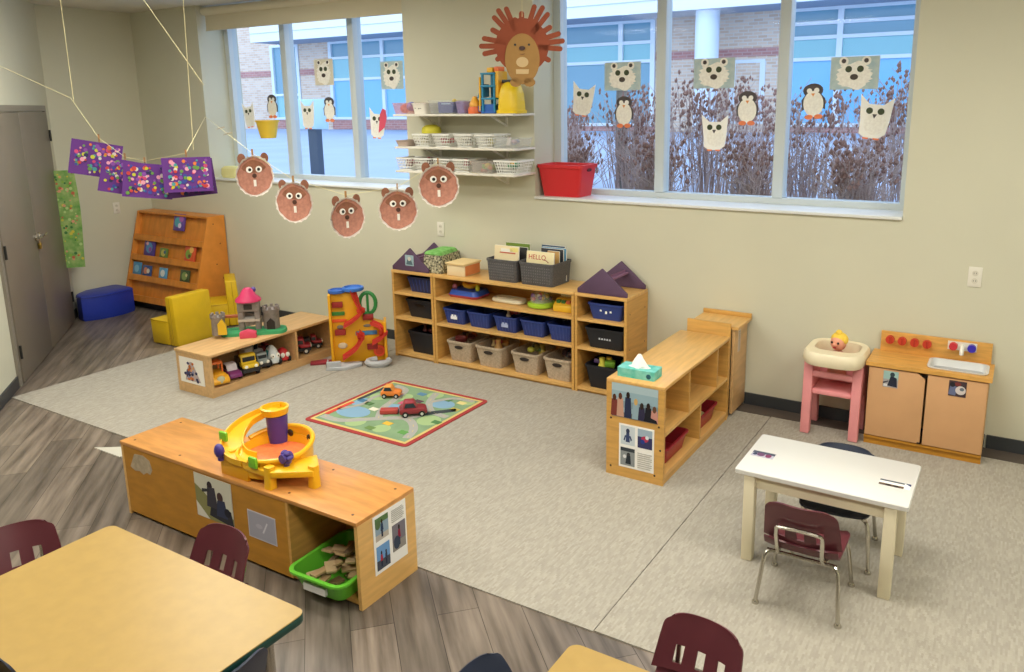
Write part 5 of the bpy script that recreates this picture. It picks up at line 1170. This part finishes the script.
def plate_animal(lab, p, off, R_=.118, pinlab=''):
    rz = face_rz(p, off)
    t = thing('paper_plate_animal', lab, 'paper plate craft', p, rz, 'paper plate animals on the string')
    n = 60; ring_ = [(R_ * 1.03 * (1 + .028 * math.cos(20 * 2 * PI * k / n)) * math.cos(2 * PI * k / n), R_ * 1.08 * (1 + .028 * math.cos(20 * 2 * PI * k / n)) * math.sin(2 * PI * k / n)) for k in range(n)]
    MB().loft([[(x, -.012 - .006 * (k % 2), z) for k, (x, z) in enumerate(ring_)], [(x * .82, .0, z * .82) for x, z in ring_], [(x * .8, .003, z * .8) for x, z in ring_], [(x, -.009 - .006 * (k % 2), z) for k, (x, z) in enumerate(ring_)]], pl('efe6dd', .8), False, False).build('rim', t)
    el = [(R_ * (.95 + .03 * math.sin(11 * k)) * math.cos(2 * PI * k / 40), R_ * (.98 + .03 * math.sin(7 * k)) * math.sin(2 * PI * k / 40)) for k in range(40)]
    MB().loft([[(x, -.0145, z) for x, z in el], [(x * .82, -.003, z * .82) for x, z in el], [(x * .3, -.003, z * .3) for x, z in el]], PB, False, True).build('face', t)
    MB().prism([(x * .7, R_ * .55 + z * .38) for x, z in ngon(20, R_)], 'y', -.0045, -.0035, PBD).build('forehead', t)
    for s in (-1, 1): 
        MB().prism([(x + s * R_ * .62, z + R_ * .93) for x, z in ngon(14, R_ * .26, 0, 0, 0, .85, 1.1)], 'y', -.006, -.002, PBD).build('ear', t)
        e = MB().prism([(x + s * R_ * .26, z + R_ * .35) for x, z in ngon(16, R_ * .17)], 'y', -.008, -.0045, pl('f4f1ea', .5)); e.prism([(x + s * R_ * .24, z + R_ * .35) for x, z in ngon(12, R_ * .085)], 'y', -.0095, -.008, BLACK); e.build('eye', t)
    MB().prism([(x, z + R_ * .02) for x, z in ngon(12, R_ * .12)], 'y', -.008, -.003, pl('4f3024', .6)).build('nose', t)
    MB().b2((-R_ * .07, -.006, -R_ * .55), (R_ * .07, -.003, -R_ * .2), pl('f2ece2', .7)).build('tooth', t)
    pin((p[0] - .006 * math.sin(rz) * -1, p[1] - .004, p[2] + R_ * 1.13), pinlab, 'clothespins on the plate string', rz)
PL = [((-4.16, 3.35, 1.585), 22), ((-3.92, 3.45, 1.42), -24), ((-3.63, 3.60, 1.322), 30), ((-3.36, 3.78, 1.365), 0), ((-3.06, 3.82, 1.525), -4)]
nm = ('first from left', 'second from left, with ragged white edge', 'middle one of the five, hanging lowest', 'fourth from left', 'rightmost, in front of the wall shelf')
for (p, off), q in zip(PL, nm): plate_animal('brown paper plate animal on the string, ' + q, p, off, .118 if q[0] != 'r' else .12, 'wooden clothespin holding the paper plate animal ' + q.split(',')[0])
ANC = (-6.895, 5.04, 1.93)
pp = [ANC] + [(p[0], p[1], p[2] + .118 * 1.13 + .01) for p, o_ in PL] + [(-3.45, 4.82, 1.497)]
string('thin string carrying the five brown paper plate animals', pp)
for f_, lab in ((.42, 'left one of two spare clothespins on the string at the window recess'), (.58, 'right one of two spare clothespins on the string at the window recess')):
    q = Vector(pp[0]).lerp(Vector(pp[1]), f_); pin(tuple(q), lab, None, .7, 75, 'a89a80')
# purple collages
PPL = mat('purple_paper', '6b3f8c', .85, .2); random.seed(21)
DOTC = [pl(c, .6) for c in ('d0487a', 'e07a3a', '4aa0a0', 'c8c83a', '3a4aa0', 'e8a0b8', '6a9a4a', 'c84040', '8a4aa8', 'dcd0c8', '2a2a5a')]
def collage(lab, p, off, tilt, w=.285, h=.215, base=None, group=None, name='collage'):
    rz = face_rz(p, off)
    t = thing(name, lab, 'artwork', p, 0, group, rot=(0, D(tilt), rz))
    MB().b2((-w / 2, 0, -h / 2), (w / 2, .002, h / 2), base or PPL).build('paper', t)
    mb = MB()
    for k in range(95):
        r = random.uniform(.005, .014); x = random.uniform(-w / 2 + .03, w / 2 - .02); z = random.uniform(-h / 2 + .02, h / 2 - .02)
        mb.prism(ngon(9, r, x, z), 'y', -.001 - .00004 * k - random.random() * .002, .0005, random.choice(DOTC))
    mb.build('glued_pieces', t, kind='stuff')
    return t
CP = [((-5.02, 2.85, 1.70), 0, 12, 'purple collage hanging highest at the left end of the string'), ((-4.86, 2.93, 1.585), 12, 14, 'purple collage hanging second from left, partly behind the third'),
      ((-4.70, 2.98, 1.565), 5, 8, 'purple collage hanging third from left, lowest of the four'), ((-4.50, 3.12, 1.60), -4, 0, 'purple collage at the right end of the string, hanging straight')]
for p, off, tl, lab in CP: collage(lab, p, off, tl)
collage('darker purple sheet half hidden behind the rightmost collage', (-4.56, 3.18, 1.57), -2, -4, .29, .23, mat('dark_purple_paper', '563070', .85))
PP = [(-5.01, 2.88, 1.82), (-4.87, 2.95, 1.70), (-4.745, 3.0, 1.675), (-4.51, 3.13, 1.72)]
for p, lab in zip(PP, ('leftmost collage', 'second collage', 'third collage', 'rightmost collage')): pin(p, 'wooden clothespin holding the ' + lab, 'clothespins on the collage string', face_rz(p), 0, 'a8743c')
string('thin string carrying the purple collages', [(-5.70, 2.25, 2.5), (-5.25, 2.87, 2.08)] + [(p[0], p[1], p[2] + .012) for p in PP] + [ANC])
for a, b_, lab in (((-5.22, 2.87, CEIL), (-5.22, 2.87, 2.06), 'cream string hanging from the ceiling at the left of the collages'), ((-4.56, 3.27, CEIL), (-4.53, 3.2, 1.75), 'cream string hanging from the ceiling above the rightmost collage'), ((-5.04, 3.12, CEIL), (-4.5, 3.30, 2.15), 'slanting white string below the ceiling in the left corner')): string(lab, [a, b_], .0021)
# green painting in front of the corner by the closet door
gp = (-7.66, 4.015, 1.0)
GPM = mat('green_painting', '6aa052', .9, .2, h2='a8c07a', vs=14)
t = thing('green_painting', 'long green speckled painting hanging beside the closet door', 'artwork', gp, face_rz(gp, -12))
mb = MB().loft([[(-.10 + .01 * math.sin(6 * z), .0, z) for z in [-.46 + .092 * k for k in range(11)]] + [(.10 + .012 * math.sin(5 * z + 1), .0, z) for z in [.46 - .092 * k for k in range(11)]],
                [(-.10 + .01 * math.sin(6 * z), .003, z) for z in [-.46 + .092 * k for k in range(11)]] + [(.10 + .012 * math.sin(5 * z + 1), .003, z) for z in [.46 - .092 * k for k in range(11)]]], GPM); mb.build('paper', t)
random.seed(8); mb = MB(); GC = [pl(c, .7) for c in ('d8c84a', 'c86a4a', 'b8d08a', '3f7a3f', 'e0a080', '8ab84a')]
for k in range(90): mb.prism(ngon(7, random.uniform(.006, .016), random.uniform(-.08, .08), random.uniform(-.43, .43)), 'y', -.0012 - .00003 * k, .001, random.choice(GC))
mb.build('paint_spots', t, kind='stuff')
Rg = Matrix.Rotation(face_rz(gp, -12), 3, 'Z')
for dx, lab in ((-.08, 'left clothespin holding the green painting'), (.08, 'right clothespin holding the green painting')):
    q = Vector(gp) + Rg @ Vector((dx, .0015, .455)); pin(tuple(q), lab, None, face_rz(gp, -12), 0, '8a4a30')

# big handprint hedgehog
hp = (-2.235, 3.50, 2.285)
t = thing('paper_hedgehog', 'large cardboard hedgehog with reddish handprint quills hanging from a string', 'paper craft', hp, face_rz(hp))
QB = mat('handprint_brown', '7d402c', .9, .2, var=.05, vs=20); HB = mat('kraft_card', '8f6d40', .9, .2, var=.04, vs=20); LB = pl('b39a70', .9)
mb = MB(); mb.prism(ngon(32, 1, .0, .01, 0, .135, .135), 'y', .004, .0065, QB)
def finger(a, r0, r1, w_, y0):
    ca, sa = math.cos(a), math.sin(a); pts = []
    for q in range(9):
        b_ = PI / 2 - PI * q / 8; pts.append((r1 + w_ * math.cos(b_), w_ * math.sin(b_)))
    pts = [(r0, w_ * 1.1)] + pts + [(r0, -w_ * 1.1)]
    mb.prism([(x * ca - z * sa, x * sa + z * ca + .01) for x, z in pts], 'y', y0, y0 + .0025, QB)
for base, ln in ((124, .205), (60, .21), (180, .205), (6, .205)):
    for k, da in enumerate((-11, 0, 11)): finger(D(base + da), .08, ln - (.012 if k != 1 else 0), .0125, .004 + .0002 * k)
for a, ln in ((152, .165), (32, .165), (90, .155), (-28, .15), (207, .14), (75, .12), (105, .13)): finger(D(a), .07, ln, .013, .0046)
mb.build('quills', t)
b2 = [(x, z - .055) for x, z in ngon(36, 1, 0, 0, 0, .088, .125)]
MB().prism(b2, 'y', -.0005, .0035, HB).build('body', t)
for s in (-1, 1): MB().prism([(x + s * .035, z - .17) for x, z in ngon(14, 1, 0, 0, .2 * s, .03, .022)], 'y', -.0005, .0035, HB).build('foot', t)
MB().prism([(x, z - .07) for x, z in ngon(20, 1, 0, 0, 0, .031, .025)], 'y', -.0012, .0, LB).prism([(-.032, -.128), (.03, -.128), (.033, -.105), (-.033, -.105)], 'y', -.0011, .0, LB).build('belly_patch', t, label='pale belly patch')
for s in (-1, 1): MB().prism(ngon(10, .006, s * .035, .015), 'y', -.0015, .0, DARK).build('eye', t)
MB().prism(ngon(14, 1, .0, -.002, 0, .016, .011), 'y', -.004, .0, pl('3a1f18', .5)).build('nose', t)
MB().tube([(-.013, -.002, -.03), (0, -.002, -.034), (.013, -.002, -.028)], .0012, pl('6a3f28'), 5).build('mouth', t)
string('thin string the cardboard hedgehog hangs from', [(hp[0], hp[1] + .005, hp[2] + .15), (hp[0], hp[1] + .005, CEIL)], .001)

# ------------------------------------------------------------------ paper animals on the window glass
GY_ = 5.381
CREAM = mat('cream_paper', 'fdfbf4', .9, .2); TISS = mat('tissue_paper', 'faf6ec', .9, .2, var=.06, vs=60); ICE = mat('ice_blue_card', 'b2c8cc', .9, .2, h2='c8d6d4', vs=25); ORF = pl('f08a5c', .8); EYE = pl('3f4a30', .6)
def owl(lab, x, z, tilt=0, w=.19, h=.25, heart=False):
    t = thing('paper_owl', lab, 'window decoration', (x, GY_, z), 0, None, rot=(0, D(tilt), 0))
    MB().prism([(-.5 * w, .5 * h), (-.4 * w, -.1 * h), (-.38 * w, -.38 * h), (-.2 * w, -.47 * h), (.2 * w, -.47 * h), (.4 * w, -.36 * h), (.46 * w, -.05 * h), (.5 * w, .48 * h), (.22 * w, .3 * h), (-.2 * w, .3 * h)], 'y', 0, .003, CREAM).build('body', t)
    MB().prism(ngon(18, 1, .01, -.13 * h, 0, .33 * w, .26 * h), 'y', -.003, 0, TISS).build('feathers', t)
    for s in (-1, 1):
        MB().prism(ngon(14, .1 * w, s * .17 * w, .15 * h), 'y', -.004, 0, EYE).build('eye', t)
        MB().prism([(s * .16 * w - .02, -.46 * h), (s * .16 * w + .02, -.46 * h), (s * .16 * w + .014, -.5 * h), (s * .16 * w - .016, -.5 * h)], 'y', -.002, 0, ORF).build('foot', t)
    MB().prism([(-.07 * w, .08 * h), (.07 * w, .08 * h), (0, -.02 * h)], 'y', -.004, 0, pl('4f4a4a', .6)).build('beak', t)
    if heart: MB().prism([(.12 * w, -.3 * h), (.5 * w, -.1 * h), (.62 * w, .2 * h), (.55 * w, .45 * h), (.35 * w, .5 * h), (.2 * w, .3 * h)], 'y', -.006, -.0045, pl('e2566e', .7)).build('heart', t, label='pink paper heart half')
def penguin(lab, x, z, tilt=0, w=.15, h=.225):
    t = thing('paper_penguin', lab, 'window decoration', (x, GY_, z), 0, None, rot=(0, D(tilt), 0))
    DKB = pl('57504e', .8)
    MB().prism([(x_ * .42 * w, z_ * .2 * h + .3 * h) for x_, z_ in ngon(18, 1)], 'y', 0, .003, DKB).build('head', t)
    for s in (-1, 1):
        MB().prism([(s * .3 * w, .22 * h), (s * .5 * w, .05 * h), (s * .48 * w, -.25 * h), (s * .36 * w, -.2 * h)], 'y', 0, .003, DKB).build('flipper', t)
        MB().prism([(x_ * .18 * w + s * .2 * w, z_ * .07 * h - .44 * h) for x_, z_ in ngon(12, 1)], 'y', -.003, .001, ORF).build('foot', t)
        MB().prism(ngon(12, .11 * w, s * .15 * w, .3 * h), 'y', -.003, 0, CREAM).build('eye', t)
    MB().prism([(x_ * .42 * w, z_ * .36 * h - .07 * h) for x_, z_ in ngon(22, 1)], 'y', -.002, .0005, TISS).build('body', t)
    MB().prism([(-.08 * w, .22 * h), (.08 * w, .22 * h), (0, .13 * h)], 'y', -.004, -.001, pl('e8a05a', .7)).build('beak', t)
def bear(lab, x, z, w=.29, h=.20, bg=None):
    t = thing('paper_polar_bear', lab, 'window decoration', (x, GY_, z))
    MB().b2((-w / 2, 0, -h / 2), (w / 2, .002, h / 2), bg or ICE).build('card', t)
    hd = [(math.cos(2 * PI * k / 44) * w * (.36 + .045 * math.sin(9 * k)), -.015 + math.sin(2 * PI * k / 44) * h * (.41 + .05 * math.cos(7 * k))) for k in range(44)]
    MB().prism(hd, 'y', -.004, .0005, TISS).build('head', t)
    for s in (-1, 1):
        e = MB().prism(ngon(14, .028 * w / .29, s * .23 * w, .36 * h), 'y', -.003, .0005, TISS); e.prism(ngon(10, .014, s * .23 * w, .37 * h), 'y', -.0045, -.003, pl('4f4644', .7)); e.build('ear', t)
        MB().prism(ngon(12, .02, s * .12 * w, .12 * h), 'y', -.007, -.004, EYE).build('eye', t)
    MB().prism(ngon(14, 1, 0, -.12 * h, 0, .024, .018), 'y', -.007, -.004, pl('4a3f3a', .6)).build('nose', t)
owl('white paper owl in the left pane of the right window', -2.905, 2.04, 8); bear('paper polar bear in the left pane of the right window', -2.575, 2.20); penguin('paper penguin in the left pane of the right window', -2.56, 1.945)
bear('paper polar bear in the middle pane of the right window', -1.885, 2.20); owl('white paper owl in the middle pane of the right window', -1.87, 1.80, 0); penguin('paper penguin in the middle pane of the right window', -1.645, 1.965)
penguin('paper penguin in the right pane of the right window', -1.215, 2.005, -4); bear('paper polar bear in the right pane of the right window', -.975, 2.175); owl('white paper owl in the right pane of the right window', -.84, 1.90, 6, .20, .27)
owl('small white paper owl in the left pane of the left window', -6.68, 1.94, -6, .17, .25); penguin('paper penguin above the yellow pot in the left window', -6.33, 2.02); 
t = thing('flower_pot', 'yellow plastic pot fixed to the left pane of the left window', 'pot', (-6.30, 5.28, 1.72))
ctr(pl('ecc53e', .45), 0, 0, .20, .18, .17, taper=.75, rim=.008, r=.07, n=6).build('tub', t); MB().b2((-.02, .08, .135), (.02, .108, .165), pl('ecc53e', .45)).build('hook', t)
owl('white paper owl in the middle pane of the left window', -5.85, 1.94, 0, .18, .27); penguin('paper penguin in the middle pane of the left window', -5.56, 1.985)
bear('square paper polar bear in the middle pane of the left window', -5.60, 2.32, .24, .235, mat('cream_card', 'e3dcc8', .9)); bear('grey paper polar bear in the right pane of the left window', -4.78, 2.27, .255, .235); owl('paper owl with pink heart in the right pane of the left window', -4.98, 1.86, 4, .19, .27, True)
